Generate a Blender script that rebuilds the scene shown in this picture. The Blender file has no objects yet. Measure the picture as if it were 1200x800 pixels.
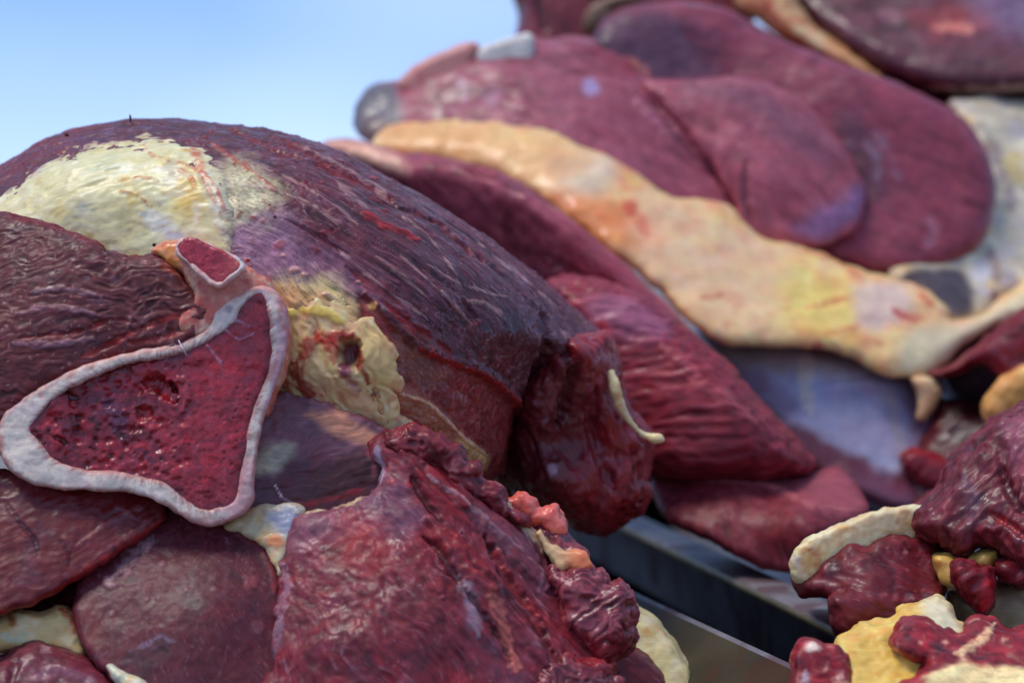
import bpy, math, random
import numpy as np
from mathutils import Vector, Matrix
from mathutils.geometry import delaunay_2d_cdt

random.seed(7)
scene = bpy.context.scene
COL = scene.collection

# ------------------------------------------------------------------ camera
F = 2800.0                                   # focal length in pixels of the 1200x800 photograph
PITCH = math.radians(3.07)
CAM = np.array((0.0, 0.0, 1.35))
cam_data = bpy.data.cameras.new('camera')
cam = bpy.data.objects.new('camera', cam_data)
COL.objects.link(cam)
cam.location = CAM
cam.rotation_euler = (math.pi / 2 - PITCH, 0, 0)
cam_data.sensor_width = 36.0
cam_data.lens = F / 1200 * 36.0
cam_data.clip_start = 0.05
cam_data.clip_end = 5000
cam_data.dof.use_dof = True
cam_data.dof.focus_distance = 1.03
cam_data.dof.aperture_fstop = 6.4
cam_data.dof.aperture_blades = 8
scene.camera = cam
RIGHT = np.array((1.0, 0, 0))
UP = np.array((0, math.sin(PITCH), math.cos(PITCH)))
FWD = np.array((0, math.cos(PITCH), -math.sin(PITCH)))

# ------------------------------------------------------------------ world, sun, exposure
SUN_EL, SUN_AZ = math.radians(68), math.radians(-100)   # azimuth from +Y, clockwise
world = bpy.data.worlds.new('World')
scene.world = world
world.use_nodes = True
nt = world.node_tree
nt.nodes.clear()
wo = nt.nodes.new('ShaderNodeOutputWorld')
bg = nt.nodes.new('ShaderNodeBackground')
sky = nt.nodes.new('ShaderNodeTexSky')
sky.sky_type = 'NISHITA'
sky.sun_disc = False
sky.sun_elevation = SUN_EL
sky.sun_rotation = SUN_AZ
sky.altitude = 1500
sky.air_density = 1.0
sky.dust_density = 0.0
sky.ozone_density = 3.0
tc = nt.nodes.new('ShaderNodeTexCoord')
mp = nt.nodes.new('ShaderNodeMapping')
mp.inputs['Scale'].default_value = (4.0, 4.0, 9.0)
mp.inputs['Rotation'].default_value = (0.0, math.radians(18), 0.0)
mp.inputs['Location'].default_value = (0.35, 0.0, 0.2)
nz = nt.nodes.new('ShaderNodeTexNoise')
nz.inputs['Scale'].default_value = 0.8
nz.inputs['Detail'].default_value = 1.0
nz.inputs['Roughness'].default_value = 0.45
rp = nt.nodes.new('ShaderNodeValToRGB')
rp.color_ramp.elements[0].position = 0.42
rp.color_ramp.elements[0].color = (0, 0, 0, 1)
rp.color_ramp.elements[1].position = 0.72
rp.color_ramp.elements[1].color = (0.5, 0.5, 0.5, 1)
mxw = nt.nodes.new('ShaderNodeMix')
mxw.data_type = 'RGBA'
mxw.inputs[7].default_value = (4.6, 5.6, 6.9, 1)
L = nt.links.new
up = nt.nodes.new('ShaderNodeVectorMath'); up.operation = 'ADD'; up.inputs[1].default_value = (0, 0, 0.30)
nm = nt.nodes.new('ShaderNodeVectorMath'); nm.operation = 'NORMALIZE'
L(tc.outputs['Generated'], up.inputs[0]); L(up.outputs[0], nm.inputs[0]); L(nm.outputs[0], sky.inputs['Vector'])
L(tc.outputs['Generated'], mp.inputs['Vector'])
L(mp.outputs['Vector'], nz.inputs['Vector'])
L(nz.outputs['Fac'], rp.inputs['Fac'])
sx = nt.nodes.new('ShaderNodeSeparateXYZ'); hz = nt.nodes.new('ShaderNodeMapRange'); ad = nt.nodes.new('ShaderNodeMath')   # pale haze near the horizon
hz.inputs[1].default_value = 0.11; hz.inputs[2].default_value = -0.02; hz.inputs[3].default_value = 0.0; hz.inputs[4].default_value = 0.6; ad.use_clamp = True
L(tc.outputs['Generated'], sx.inputs[0]); L(sx.outputs['Z'], hz.inputs[0]); L(hz.outputs[0], ad.inputs[0]); L(rp.outputs['Color'], ad.inputs[1])
L(ad.outputs[0], mxw.inputs[0])
tn = nt.nodes.new('ShaderNodeVectorMath'); tn.operation = 'MULTIPLY'; tn.inputs[1].default_value = (0.86, 0.97, 1.10)   # the camera's cool white balance
L(sky.outputs['Color'], tn.inputs[0]); L(tn.outputs[0], mxw.inputs[6])
L(mxw.outputs[2], bg.inputs['Color'])
L(bg.outputs['Background'], wo.inputs['Surface'])
bg.inputs['Strength'].default_value = 0.145

sd = bpy.data.lights.new('sun', 'SUN')
sun = bpy.data.objects.new('sun', sd)
COL.objects.link(sun)
sd.energy = 1.5
sd.angle = math.radians(22)
sd.color = (1.0, 0.93, 0.84)
sun_dir = Vector((math.sin(SUN_AZ) * math.cos(SUN_EL), math.cos(SUN_AZ) * math.cos(SUN_EL), math.sin(SUN_EL)))
sun.rotation_euler = sun_dir.to_track_quat('Z', 'Y').to_euler()
sun.location = (0, 0, 5)

scene.view_settings.view_transform = 'Standard'
scene.view_settings.look = 'None'
scene.view_settings.exposure = 0.68
scene.view_settings.gamma = 1.0

# ------------------------------------------------------------------ numpy helpers
def lin(c):
    c = np.asarray(c, float) / 255.0
    return np.where(c <= 0.04045, c / 12.92, ((c + 0.055) / 1.055) ** 2.4)

def unproject(u, v, z):
    u = np.asarray(u, float); v = np.asarray(v, float); z = np.asarray(z, float)
    x = (u - 600) / F * z; y = -(v - 400) / F * z
    return CAM + x[..., None] * RIGHT + y[..., None] * UP + z[..., None] * FWD

def project(P):
    d = P - CAM
    z = d @ FWD
    return 600 + (d @ RIGHT) / z * F, 400 - (d @ UP) / z * F, z

_r = np.random.RandomState(3)
PERM = np.tile(_r.permutation(256), 3).astype(np.int32)
GRAD = _r.normal(size=(256, 3)); GRAD /= np.linalg.norm(GRAD, axis=1)[:, None]
GRAD = GRAD.astype(np.float32)

def perlin(x, y, z, seed=0):
    x = np.asarray(x, np.float32) + seed * 17.31; y = np.asarray(y, np.float32) + seed * 5.77; z = np.asarray(z, np.float32) + seed * 9.13
    xi = np.floor(x).astype(np.int32); yi = np.floor(y).astype(np.int32); zi = np.floor(z).astype(np.int32)
    xf = x - xi; yf = y - yi; zf = z - zi
    xi &= 255; yi &= 255; zi &= 255
    u = xf * xf * xf * (xf * (xf * 6 - 15) + 10)
    v = yf * yf * yf * (yf * (yf * 6 - 15) + 10)
    w = zf * zf * zf * (zf * (zf * 6 - 15) + 10)
    out = 0
    for i in (0, 1):
        px = PERM[xi + i]; wu = u if i else 1 - u
        for j in (0, 1):
            py = PERM[px + yi + j]; wv = (v if j else 1 - v) * wu
            for k in (0, 1):
                g = GRAD[PERM[py + zi + k]]
                out = out + (g[:, 0] * (xf - i) + g[:, 1] * (yf - j) + g[:, 2] * (zf - k)) * wv * (w if k else 1 - w)
    return out * 1.6

def fbm(x, y, z, seed=0, octaves=3, gain=0.5):
    s = 0; a = 1.0; f = 1.0; t = 0
    for o in range(octaves):
        s = s + a * perlin(x * f, y * f, z * f, seed + o * 3.7)
        t += a; a *= gain; f *= 2.03
    return s / t

def worley(x, y, z, seed=0):
    xi = np.floor(x).astype(np.int32); yi = np.floor(y).astype(np.int32); zi = np.floor(z).astype(np.int32)
    best = np.full(x.shape, 9.0); sec = np.full(x.shape, 9.0)
    for i in (-1, 0, 1):
        for j in (-1, 0, 1):
            for k in (-1, 0, 1):
                h = PERM[PERM[PERM[(xi + i + seed) & 255] + ((yi + j) & 255)] + ((zi + k) & 255)]
                gx = (GRAD[h, 0] + 1) / 2; gy = (GRAD[h, 1] + 1) / 2; gz = (GRAD[h, 2] + 1) / 2
                d = (xi + i + gx - x) ** 2 + (yi + j + gy - y) ** 2 + (zi + k + gz - z) ** 2
                sec = np.minimum(sec, np.maximum(best, d)); best = np.minimum(best, d)
    return np.sqrt(best), np.sqrt(sec)

def sstep(a, b, x):
    t = np.clip((x - a) / (b - a + 1e-9), 0, 1)
    return t * t * (3 - 2 * t)

def seg_dist(u, v, pts, closed=False):
    pts = np.asarray(pts, float)
    A = pts; B = np.roll(pts, -1, 0)
    if not closed: A = A[:-1]; B = B[:-1]
    best = np.full(u.shape, 1e9)
    tt = np.zeros(u.shape)
    n = len(A)
    for i in range(n):
        d = B[i] - A[i]; l2 = d @ d + 1e-9
        t = np.clip(((u - A[i, 0]) * d[0] + (v - A[i, 1]) * d[1]) / l2, 0, 1)
        q = (u - A[i, 0] - t * d[0]) ** 2 + (v - A[i, 1] - t * d[1]) ** 2
        m = q < best
        best = np.where(m, q, best); tt = np.where(m, (i + t) / n, tt)
    return np.sqrt(best), tt

def inside(u, v, pts):
    pts = np.asarray(pts, float); x0, y0 = pts[:, 0], pts[:, 1]
    x1, y1 = np.roll(x0, -1), np.roll(y0, -1)
    r = np.zeros(u.shape, bool)
    for i in range(len(pts)):
        if y0[i] == y1[i]: continue
        c = ((y0[i] > v) != (y1[i] > v)) & (u < (x1[i] - x0[i]) * (v - y0[i]) / (y1[i] - y0[i]) + x0[i])
        r ^= c
    return r

def spline(pts, step, closed=True):
    pts = np.asarray(pts, float); n = len(pts); out = []
    rng = range(n) if closed else range(n - 1)
    for i in rng:
        if closed: p0, p1, p2, p3 = pts[i - 1], pts[i], pts[(i + 1) % n], pts[(i + 2) % n]
        else: p0, p1, p2, p3 = pts[max(i - 1, 0)], pts[i], pts[i + 1], pts[min(i + 2, n - 1)]
        k = max(1, int(round(np.linalg.norm(p2[:2] - p1[:2]) / step)))
        for j in range(k):
            t = j / k
            out.append(0.5 * (2 * p1 + (p2 - p0) * t + (2 * p0 - 5 * p1 + 4 * p2 - p3) * t * t + (3 * p1 - p0 - 3 * p2 + p3) * t ** 3))
    if not closed: out.append(pts[-1])
    return np.array(out)

def tps(zp):
    zp = np.asarray(zp, float)
    if len(zp) == 1: return lambda u, v: np.full(np.shape(u), zp[0, 2])
    X = zp[:, :2] / 400.0; n = len(X)
    if n < 5:                                    # few points: a plane whose slope is held back
        mu = X.mean(0); mz = zp[:, 2].mean(); Y = X - mu
        g = np.linalg.solve(Y.T @ Y + np.eye(2) * 0.004, Y.T @ (zp[:, 2] - mz))
        return lambda u, v: mz + g[0] * (np.asarray(u, float) / 400 - mu[0]) + g[1] * (np.asarray(v, float) / 400 - mu[1])
    def k(r2): return 0.5 * r2 * np.log(r2 + 1e-12)
    D = ((X[:, None] - X[None]) ** 2).sum(-1)
    A = np.zeros((n + 3, n + 3)); A[:n, :n] = k(D) + np.eye(n) * 1e-4
    A[:n, n] = 1; A[:n, n + 1:] = X; A[n, :n] = 1; A[n + 1:, :n] = X.T
    s = np.linalg.lstsq(A, np.r_[zp[:, 2], 0, 0, 0], rcond=None)[0]
    def f(u, v):
        u = np.asarray(u, float); v = np.asarray(v, float)
        out = s[n] + s[n + 1] * u / 400 + s[n + 2] * v / 400
        for i in range(n):
            out = out + s[i] * k((u / 400 - X[i, 0]) ** 2 + (v / 400 - X[i, 1]) ** 2)
        return out
    return f

# ------------------------------------------------------------------ lumps: an outline, a front surface, a rounded rim and a real thickness
def pad(outline, z, R=30, E=0.02, T=0.05, s=4.0, holes=(), jag=0.0, power=2.0):
    zf = z if callable(z) else tps(z)
    loops = [spline(outline, s)] + [spline(h, s) for h in holes]
    if jag:
        for l in loops:
            n = len(l); t = np.arange(n) * s
            zz = np.zeros(n)
            l[:, 0] += jag * fbm(l[:, 0] / 14, l[:, 1] / 14, zz, 5); l[:, 1] += jag * fbm(l[:, 0] / 14, l[:, 1] / 14, zz, 11)
    o = loops[0]
    u0, v0 = o.min(0); u1, v1 = o.max(0)
    gu, gv = np.meshgrid(np.arange(u0, u1, s), np.arange(v0, v1, s))
    gu = gu.ravel(); gv = gv.ravel()
    m = inside(gu, gv, o)
    for h in loops[1:]: m &= ~inside(gu, gv, h)
    gu, gv = gu[m], gv[m]
    def edge_d(u, v):
        d = seg_dist(u, v, o[::2] if len(o) > 160 else o, True)[0]
        for h in loops[1:]: d = np.minimum(d, seg_dist(u, v, h, True)[0])
        return d
    d = edge_d(gu, gv)
    k = d > s * 0.45
    gu, gv, d = gu[k], gv[k], d[k]
    pts = [Vector((float(a), float(b))) for l in loops for a, b in l]
    edges = []; base = 0; nb = sum(len(l) for l in loops)
    for l in loops:
        n = len(l); edges += [(base + i, base + (i + 1) % n) for i in range(n)]; base += n
    pts += [Vector((float(a), float(b))) for a, b in zip(gu, gv)]
    vo, eo, fo, ov, oe, of = delaunay_2d_cdt(pts, edges, [], 0, 1e-5)
    VU = np.array([p[:] for p in vo]); FA = np.array([f for f in fo if len(f) == 3])
    cen = VU[FA].mean(1)
    ok = inside(cen[:, 0], cen[:, 1], o)
    for h in loops[1:]: ok &= ~inside(cen[:, 0], cen[:, 1], h)
    FA = FA[ok]
    d = np.array([0.0] * len(VU))
    isb = np.array([any(i < nb for i in l) for l in ov])
    d[~isb] = edge_d(VU[~isb, 0], VU[~isb, 1])
    t = np.clip(d / R, 0, 1)
    q = (1 - (1 - t) ** power) ** (1 / power)
    Z = zf(VU[:, 0], VU[:, 1])
    front = Z + E - E * q; back = Z + E + T * q + 1e-4 * ~isb
    n = len(VU)
    P = np.vstack([unproject(VU[:, 0], VU[:, 1], front), unproject(VU[:, 0], VU[:, 1], back)])
    idx = np.arange(n) + n; idx[isb] = np.arange(n)[isb]
    Fb = idx[FA[:, ::-1]]
    return P, np.vstack([FA, Fb])

def front_of(outline, z, R, E):
    """the front depth of a pad as a function, so a thinner part can lie on it"""
    zf = z if callable(z) else tps(z); o = spline(outline, 8)
    def f(u, v):
        u = np.asarray(u, float); v = np.asarray(v, float)
        d = seg_dist(u, v, o, True)[0] * inside(u, v, o)
        t = np.clip(d / R, 0, 1)
        return zf(u, v) + E - E * np.sqrt(1 - (1 - t) ** 2)
    return f

def blob(u, v, z, ru, rv=None, rz=None, ang=0, n=10):
    """an ellipsoid given in pixels at its own distance"""
    rv = rv or ru; rz = rz or min(ru, rv); k = z / F; ang = math.radians(ang)
    P = []; Fc = []
    for i in range(n + 1):
        th = math.pi * i / n
        for j in range(2 * n):
            ph = math.pi * j / n
            x = ru * math.sin(th) * math.cos(ph); y = rv * math.sin(th) * math.sin(ph)
            P.append((x * math.cos(ang) - y * math.sin(ang), x * math.sin(ang) + y * math.cos(ang), rz * math.cos(th)))
    m = 2 * n
    for i in range(n):
        for j in range(m):
            a = i * m + j; b = i * m + (j + 1) % m; Fc += [(a, b, b + m), (a, b + m, a + m)]
    P = np.array(P) * k
    c = unproject(u, v, z)
    return c + P[:, :1] * RIGHT - P[:, 1:2] * UP + P[:, 2:] * FWD, np.array(Fc)

def tube(pts, r, n=10, s=4.0):
    """pts: (u, v, z[, radius factor]); r in pixels"""
    pts = np.asarray(pts, float)
    if pts.shape[1] == 3: pts = np.c_[pts, np.ones(len(pts))]
    sp = spline(pts, s, False)
    C = unproject(sp[:, 0], sp[:, 1], sp[:, 2]); rad = r * sp[:, 3] * sp[:, 2] / F
    T = np.gradient(C, axis=0); T /= np.linalg.norm(T, axis=1)[:, None] + 1e-12
    A = np.cross(T, FWD); A /= np.linalg.norm(A, axis=1)[:, None] + 1e-12
    B = np.cross(T, A)
    an = np.arange(n) * 2 * math.pi / n
    P = (C[:, None] + rad[:, None, None] * (np.cos(an)[None, :, None] * A[:, None] + np.sin(an)[None, :, None] * B[:, None])).reshape(-1, 3)
    Fc = []
    m = len(C)
    for i in range(m - 1):
        for j in range(n):
            a = i * n + j; b = i * n + (j + 1) % n; Fc += [(a, b, b + n), (a, b + n, a + n)]
    P = np.vstack([P, C[:1], C[-1:]])
    for j in range(n):
        Fc += [(m * n, (j + 1) % n, j), (m * n + 1, (m - 1) * n + j, (m - 1) * n + (j + 1) % n)]
    return P, np.array(Fc)

class Skin:
    """the remeshed surface of one part: relief along the normals and the tissue colours"""
    def __init__(s, P, N, base, seed):
        s.P, s.N = P, N
        s.U, s.V, s.Z = project(P)
        s.z0 = float(np.median(s.Z)); s.px = s.z0 / F
        D = (P - CAM) / s.px
        s.x = 600 + D @ RIGHT; s.y = 400 - D @ UP; s.w = D @ FWD - s.z0 / s.px
        s.n = len(P); s.seed = seed
        s.col = np.tile(lin(base), (s.n, 1)); s.h = np.zeros(s.n); s.wet = np.full(s.n, 0.5)
        s.flow(0)
    def flow(s, f, warp=0, ws=40):
        """fibre frame: f is a slope angle in degrees or a function x -> (offset curve)"""
        x, y, w = s.x, s.y, s.w
        if warp:
            x = x + warp * fbm(s.x / ws, s.y / ws, s.w / ws, s.seed + 50, 2); y = y + warp * fbm(s.x / ws, s.y / ws, s.w / ws, s.seed + 60, 2)
        if callable(f): s.a, s.b = x, y - f(x)
        else:
            t = math.radians(f); s.a = x * math.cos(t) + y * math.sin(t); s.b = -x * math.sin(t) + y * math.cos(t)
        s.c = w
    def n3(s, sc, seed=0, o=3, gain=0.5): return fbm(s.x / sc, s.y / sc, s.w / sc, s.seed + seed, o, gain)
    def fn(s, la, lb, seed=0, o=2, gain=0.5): return fbm(s.a / la, s.b / lb, s.c / lb, s.seed + seed, o, gain)
    def ridge(s, la, lb, seed=0, o=1):
        return 1 - np.abs(s.fn(la, lb, seed, o)) * 2.2
    def tint(s, m, c, a=1.0):
        m = np.clip(m * a, 0, 1)[:, None]
        s.col = s.col * (1 - m) + lin(c) * m
    def mul(s, f): s.col = np.clip(s.col * f[:, None], 0, 1)
    def stroke(s, pts, w, c=None, a=1.0, wob=3.0, soft=0.7, h=0.0, wet=None, ws=12, brk=0.55):
        pts = np.asarray(pts, float)
        if len(pts) > 2: pts = spline(pts, 12, False)
        b = (s.U > pts[:, 0].min() - 3 * w - 10) & (s.U < pts[:, 0].max() + 3 * w + 10) & (s.V > pts[:, 1].min() - 3 * w - 10) & (s.V < pts[:, 1].max() + 3 * w + 10)
        i = np.nonzero(b)[0]
        if not len(i): return
        d, t = seg_dist(s.U[i], s.V[i], pts)
        if wob: d = np.maximum(0, d + wob * fbm(s.x[i] / ws, s.y[i] / ws, s.w[i] / ws, s.seed + len(pts), 2))
        tap = np.clip(np.minimum(t, 1 - t) * 6, 0.25, 1)
        m = 1 - sstep((1 - soft) * w * tap, w * tap, d)
        hm = m
        if brk: m = m * (1 - brk * sstep(-.1, .35, fbm(s.a[i] / 16, s.b[i] / 4, s.c[i] / 4, s.seed + 77, 2)))
        if c is not None:
            mm = np.clip(m * a, 0, 1)[:, None]
            s.col[i] = s.col[i] * (1 - mm) + lin(c) * mm
        if h: s.h[i] += h * hm
        if wet is not None: s.wet[i] = s.wet[i] * (1 - m) + wet * m
    def area(s, poly, soft=12, c=None, a=1.0, wob=8.0, h=0.0, wet=None, ws=25):
        poly = spline(poly, 12)
        d = seg_dist(s.U, s.V, poly, True)[0] * np.where(inside(s.U, s.V, poly), 1, -1)
        if wob: d = d + wob * s.n3(ws, len(poly), 3)
        m = sstep(-soft, soft, d)
        if c is not None: s.tint(m, c, a)
        if h: s.h += h * m
        if wet is not None: s.wet = s.wet * (1 - m) + wet * m
        return m
    def spot(s, u, v, r, c, a=1.0, h=0, rv=None, wob=0.3):
        d = np.sqrt(((s.U - u) / r) ** 2 + ((s.V - v) / (rv or r)) ** 2) + wob * s.n3(max(4, r * 0.7), 5, 2)
        m = 1 - sstep(0.4, 1.1, d); s.tint(m, c, a); s.h += h * m
        return m

def make_mesh(name, P, Fc):
    me = bpy.data.meshes.new(name)
    k = Fc.shape[1]
    me.vertices.add(len(P)); me.vertices.foreach_set('co', np.ascontiguousarray(P, dtype=np.float32).ravel())
    me.loops.add(Fc.size); me.loops.foreach_set('vertex_index', np.ascontiguousarray(Fc, dtype=np.int32).ravel())
    me.polygons.add(len(Fc)); me.polygons.foreach_set('loop_start', np.arange(0, Fc.size, k, dtype=np.int32))
    me.update(calc_edges=True); me.validate()
    return me

def lump(name, parent, shapes, mat, detail=None, base=(110, 40, 50), vox=0.0008, smooth=3, seed=1, fib=(12, 2.2), label=None, rag=1.0):
    Ps, Fs, o = [], [], 0
    for P, Fc in shapes: Ps.append(P); Fs.append(Fc + o); o += len(P)
    me0 = make_mesh('rough', np.vstack(Ps), np.vstack(Fs))
    ob0 = bpy.data.objects.new('rough', me0); COL.objects.link(ob0)
    m = ob0.modifiers.new('r', 'REMESH'); m.mode = 'VOXEL'; m.voxel_size = vox
    if smooth:
        m2 = ob0.modifiers.new('s', 'SMOOTH'); m2.factor = 0.5; m2.iterations = smooth
    dg = bpy.context.evaluated_depsgraph_get()
    ev = ob0.evaluated_get(dg); em = ev.to_mesh()
    n = len(em.vertices)
    P = np.empty(n * 3, np.float32); em.vertices.foreach_get('co', P); P = P.reshape(-1, 3).astype(float)
    N = np.empty(n * 3, np.float32); em.vertices.foreach_get('normal', N); N = N.reshape(-1, 3).astype(float)
    lv = np.empty(len(em.loops), np.int32); em.loops.foreach_get('vertex_index', lv)
    lt = np.empty(len(em.polygons), np.int32); em.polygons.foreach_get('loop_total', lt)
    Fq = lv.reshape(-1, 4) if (lt == 4).all() else None
    ev.to_mesh_clear()
    bpy.data.objects.remove(ob0); bpy.data.meshes.remove(me0)
    s = Skin(P, N, base, seed)
    if detail: detail(s)
    if rag:
        q = 3.0 * s.n3(48, 90, 2) + 1.3 * s.n3(19, 91, 2) + .6 * s.n3(8, 92, 1)
        s.h += rag * q; s.mul(1 + .22 * s.n3(24, 93, 3))
    if mat in (M_MEAT, M_SILVER):
        lum = (s.col @ np.array((.35, .45, .2)))[:, None]; s.col = .09 * (np.clip(lum + (s.col - lum) * 1.06, .002, 1) / .09) ** 1.16 * np.array((1.0, 1.0, .86))
    P = P + N * (s.h * s.Z / F)[:, None]
    if mat is M_FAT:
        lum = (s.col @ np.array((.35, .45, .2)))[:, None]; s.col = np.clip(lum + (s.col - lum) * 1.18, .002, .9) * np.array((.97, .94, .86))
    L0 = parent_loc(parent)
    me = make_mesh(name, P - L0, Fq)
    me.polygons.foreach_set('use_smooth', np.ones(len(Fq), bool))
    ca = me.attributes.new('tissue', 'FLOAT_COLOR', 'POINT')
    ca.data.foreach_set('color', np.c_[np.clip(s.col, 0, 1), np.ones(n)].astype(np.float32).ravel())
    fa = me.attributes.new('fibre', 'FLOAT_VECTOR', 'POINT')
    if mat in (M_BONE, M_MARROW): fib = (3, 3)
    else: fib = (max(fib[0], 26), fib[1])
    fa.data.foreach_set('vector', np.c_[s.a / fib[0], s.b / max(fib[1], 2.2), s.c / max(fib[1], 2.2)].astype(np.float32).ravel())
    wa = me.attributes.new('moist', 'FLOAT', 'POINT')
    wa.data.foreach_set('value', np.clip(s.wet, 0, 1).astype(np.float32))
    me.materials.append(mat)
    ob = bpy.data.objects.new(name, me); COL.objects.link(ob)
    ob.parent = parent
    if label: ob['label'] = label
    return ob

_loc = {}
def parent_loc(p):
    L0 = np.zeros(3)
    while p is not None:
        L0 = L0 + np.array(p.location); p = p.parent
    return L0

def thing(name, u, v, z, label, cat, group=None):
    o = bpy.data.objects.new(name, None); COL.objects.link(o)
    o.location = unproject(u, v, z); o.empty_display_size = 0.02
    o['label'] = label; o['category'] = cat
    if group: o['group'] = group
    return o

# ------------------------------------------------------------------ materials
def tissue_mat(name, rough=(0.62, 0.30), sss=0.12, sss_scale=0.003, coat=0.15, coat_r=0.22, bump=0.45, grain=0.35, pores=0.25, spec=0.32, thread=0.0):
    m = bpy.data.materials.new(name); m.use_nodes = True
    t = m.node_tree; t.nodes.clear(); N = t.nodes.new
    out = N('ShaderNodeOutputMaterial'); p = N('ShaderNodeBsdfPrincipled')
    a = N('ShaderNodeAttribute'); a.attribute_name = 'tissue'
    f = N('ShaderNodeAttribute'); f.attribute_name = 'fibre'
    w = N('ShaderNodeAttribute'); w.attribute_name = 'moist'
    tcn = N('ShaderNodeTexCoord')
    n1 = N('ShaderNodeTexNoise'); n1.inputs['Scale'].default_value = 0.9; n1.inputs['Detail'].default_value = 4; n1.inputs['Roughness'].default_value = 0.6
    n2 = N('ShaderNodeTexNoise'); n2.inputs['Scale'].default_value = 900; n2.inputs['Detail'].default_value = 3; n2.inputs['Roughness'].default_value = 0.6
    n3 = N('ShaderNodeTexNoise'); n3.inputs['Scale'].default_value = 160; n3.inputs['Detail'].default_value = 4
    t.links.new(f.outputs['Vector'], n1.inputs['Vector'])
    t.links.new(tcn.outputs['Object'], n2.inputs['Vector']); t.links.new(tcn.outputs['Object'], n3.inputs['Vector'])
    def mr(src, lo, hi, a0, a1):
        r = N('ShaderNodeMapRange'); r.inputs[1].default_value = lo; r.inputs[2].default_value = hi; r.inputs[3].default_value = a0; r.inputs[4].default_value = a1
        t.links.new(src, r.inputs[0]); return r.outputs[0]
    g1 = mr(n1.outputs['Fac'], 0.3, 0.7, 1 - grain, 1 + grain)
    g2 = mr(n3.outputs['Fac'], 0.3, 0.7, 1 - grain * 0.5, 1 + grain * 0.5)
    mu = N('ShaderNodeMath'); mu.operation = 'MULTIPLY'; t.links.new(g1, mu.inputs[0]); t.links.new(g2, mu.inputs[1])
    vm = N('ShaderNodeVectorMath'); vm.operation = 'SCALE'; t.links.new(a.outputs['Color'], vm.inputs[0]); t.links.new(mu.outputs[0], vm.inputs['Scale'])
    col_out = vm.outputs[0]
    if thread:
        for k, (sc, lo, hi, c, amt) in enumerate(((0.55, 0.60, 0.70, (176, 150, 164), thread), (0.38, 0.62, 0.72, (120, 34, 38), thread * 0.9))):
            n4 = N('ShaderNodeTexNoise'); n4.inputs['Scale'].default_value = sc; n4.inputs['Detail'].default_value = 1.2; n4.inputs['Distortion'].default_value = 0.15
            o4 = N('ShaderNodeVectorMath'); o4.operation = 'ADD'; o4.inputs[1].default_value = (13.7 * k, 5.1 * k, 2.2 * k)
            t.links.new(f.outputs['Vector'], o4.inputs[0]); t.links.new(o4.outputs[0], n4.inputs['Vector'])
            k4 = N('ShaderNodeMath'); k4.operation = 'MULTIPLY'
            t.links.new(mr(n4.outputs['Fac'], lo, hi, 0, amt), k4.inputs[0]); t.links.new(mr(n3.outputs['Fac'], 0.36, 0.60, 0.15, 1), k4.inputs[1])
            mx = N('ShaderNodeMix'); mx.data_type = 'RGBA'; mx.inputs[7].default_value = (*lin(c), 1)
            t.links.new(k4.outputs[0], mx.inputs[0]); t.links.new(col_out, mx.inputs[6]); col_out = mx.outputs[2]
    t.links.new(col_out, p.inputs['Base Color'])
    ra = mr(w.outputs['Fac'], 0, 1, rough[0], rough[1])
    rv = mr(n3.outputs['Fac'], 0.3, 0.7, -0.10, 0.10)
    rs = N('ShaderNodeMath'); rs.operation = 'ADD'; rs.use_clamp = True; t.links.new(ra, rs.inputs[0]); t.links.new(rv, rs.inputs[1])
    t.links.new(rs.outputs[0], p.inputs['Roughness'])
    b1 = N('ShaderNodeBump'); b1.inputs['Strength'].default_value = bump; b1.inputs['Distance'].default_value = 0.0011
    b2 = N('ShaderNodeBump'); b2.inputs['Strength'].default_value = pores; b2.inputs['Distance'].default_value = 0.0006
    t.links.new(n1.outputs['Fac'], b1.inputs['Height']); t.links.new(n2.outputs['Fac'], b2.inputs['Height'])
    t.links.new(b1.outputs[0], b2.inputs['Normal']); t.links.new(b2.outputs[0], p.inputs['Normal'])
    p.inputs['Specular IOR Level'].default_value = spec
    p.inputs['Subsurface Weight'].default_value = sss
    p.inputs['Subsurface Radius'].default_value = (1.0, 0.35, 0.2)
    p.inputs['Subsurface Scale'].default_value = sss_scale
    t.links.new(mr(w.outputs['Fac'], 0.45, 1.0, coat * 0.3, coat * 2.2), p.inputs['Coat Weight']); p.inputs['Coat Roughness'].default_value = coat_r
    t.links.new(b1.outputs[0], p.inputs['Coat Normal'])
    t.links.new(p.outputs[0], out.inputs[0])
    return m

M_MEAT = tissue_mat('lean meat', thread=0.14, coat=0.2, coat_r=0.13, bump=0.12, pores=0.1, grain=0.3, rough=(0.66, 0.36))
M_SILVER = tissue_mat('silverskin muscle', rough=(0.6, 0.32), bump=0.22, grain=0.36, pores=0.1, thread=0.32, coat=0.2, coat_r=0.13)
M_FAT = tissue_mat('fat', rough=(0.6, 0.30), sss=0.4, sss_scale=0.005, bump=0.08, grain=0.08, pores=0.08, coat=0.25, coat_r=0.18)
M_BONE = tissue_mat('bone', rough=(0.6, 0.4), sss=0.25, bump=0.06, grain=0.12, coat=0.1)
M_MARROW = tissue_mat('marrow', rough=(0.5, 0.22), sss=0.1, bump=0.15, grain=0.3, pores=0.3, coat=0.3, coat_r=0.22)

M_MEMBRANE = tissue_mat('membrane', rough=(0.5, 0.3), sss=0.3, bump=0.05, grain=0.07, pores=0.05, coat=0.2, coat_r=0.15)

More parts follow.
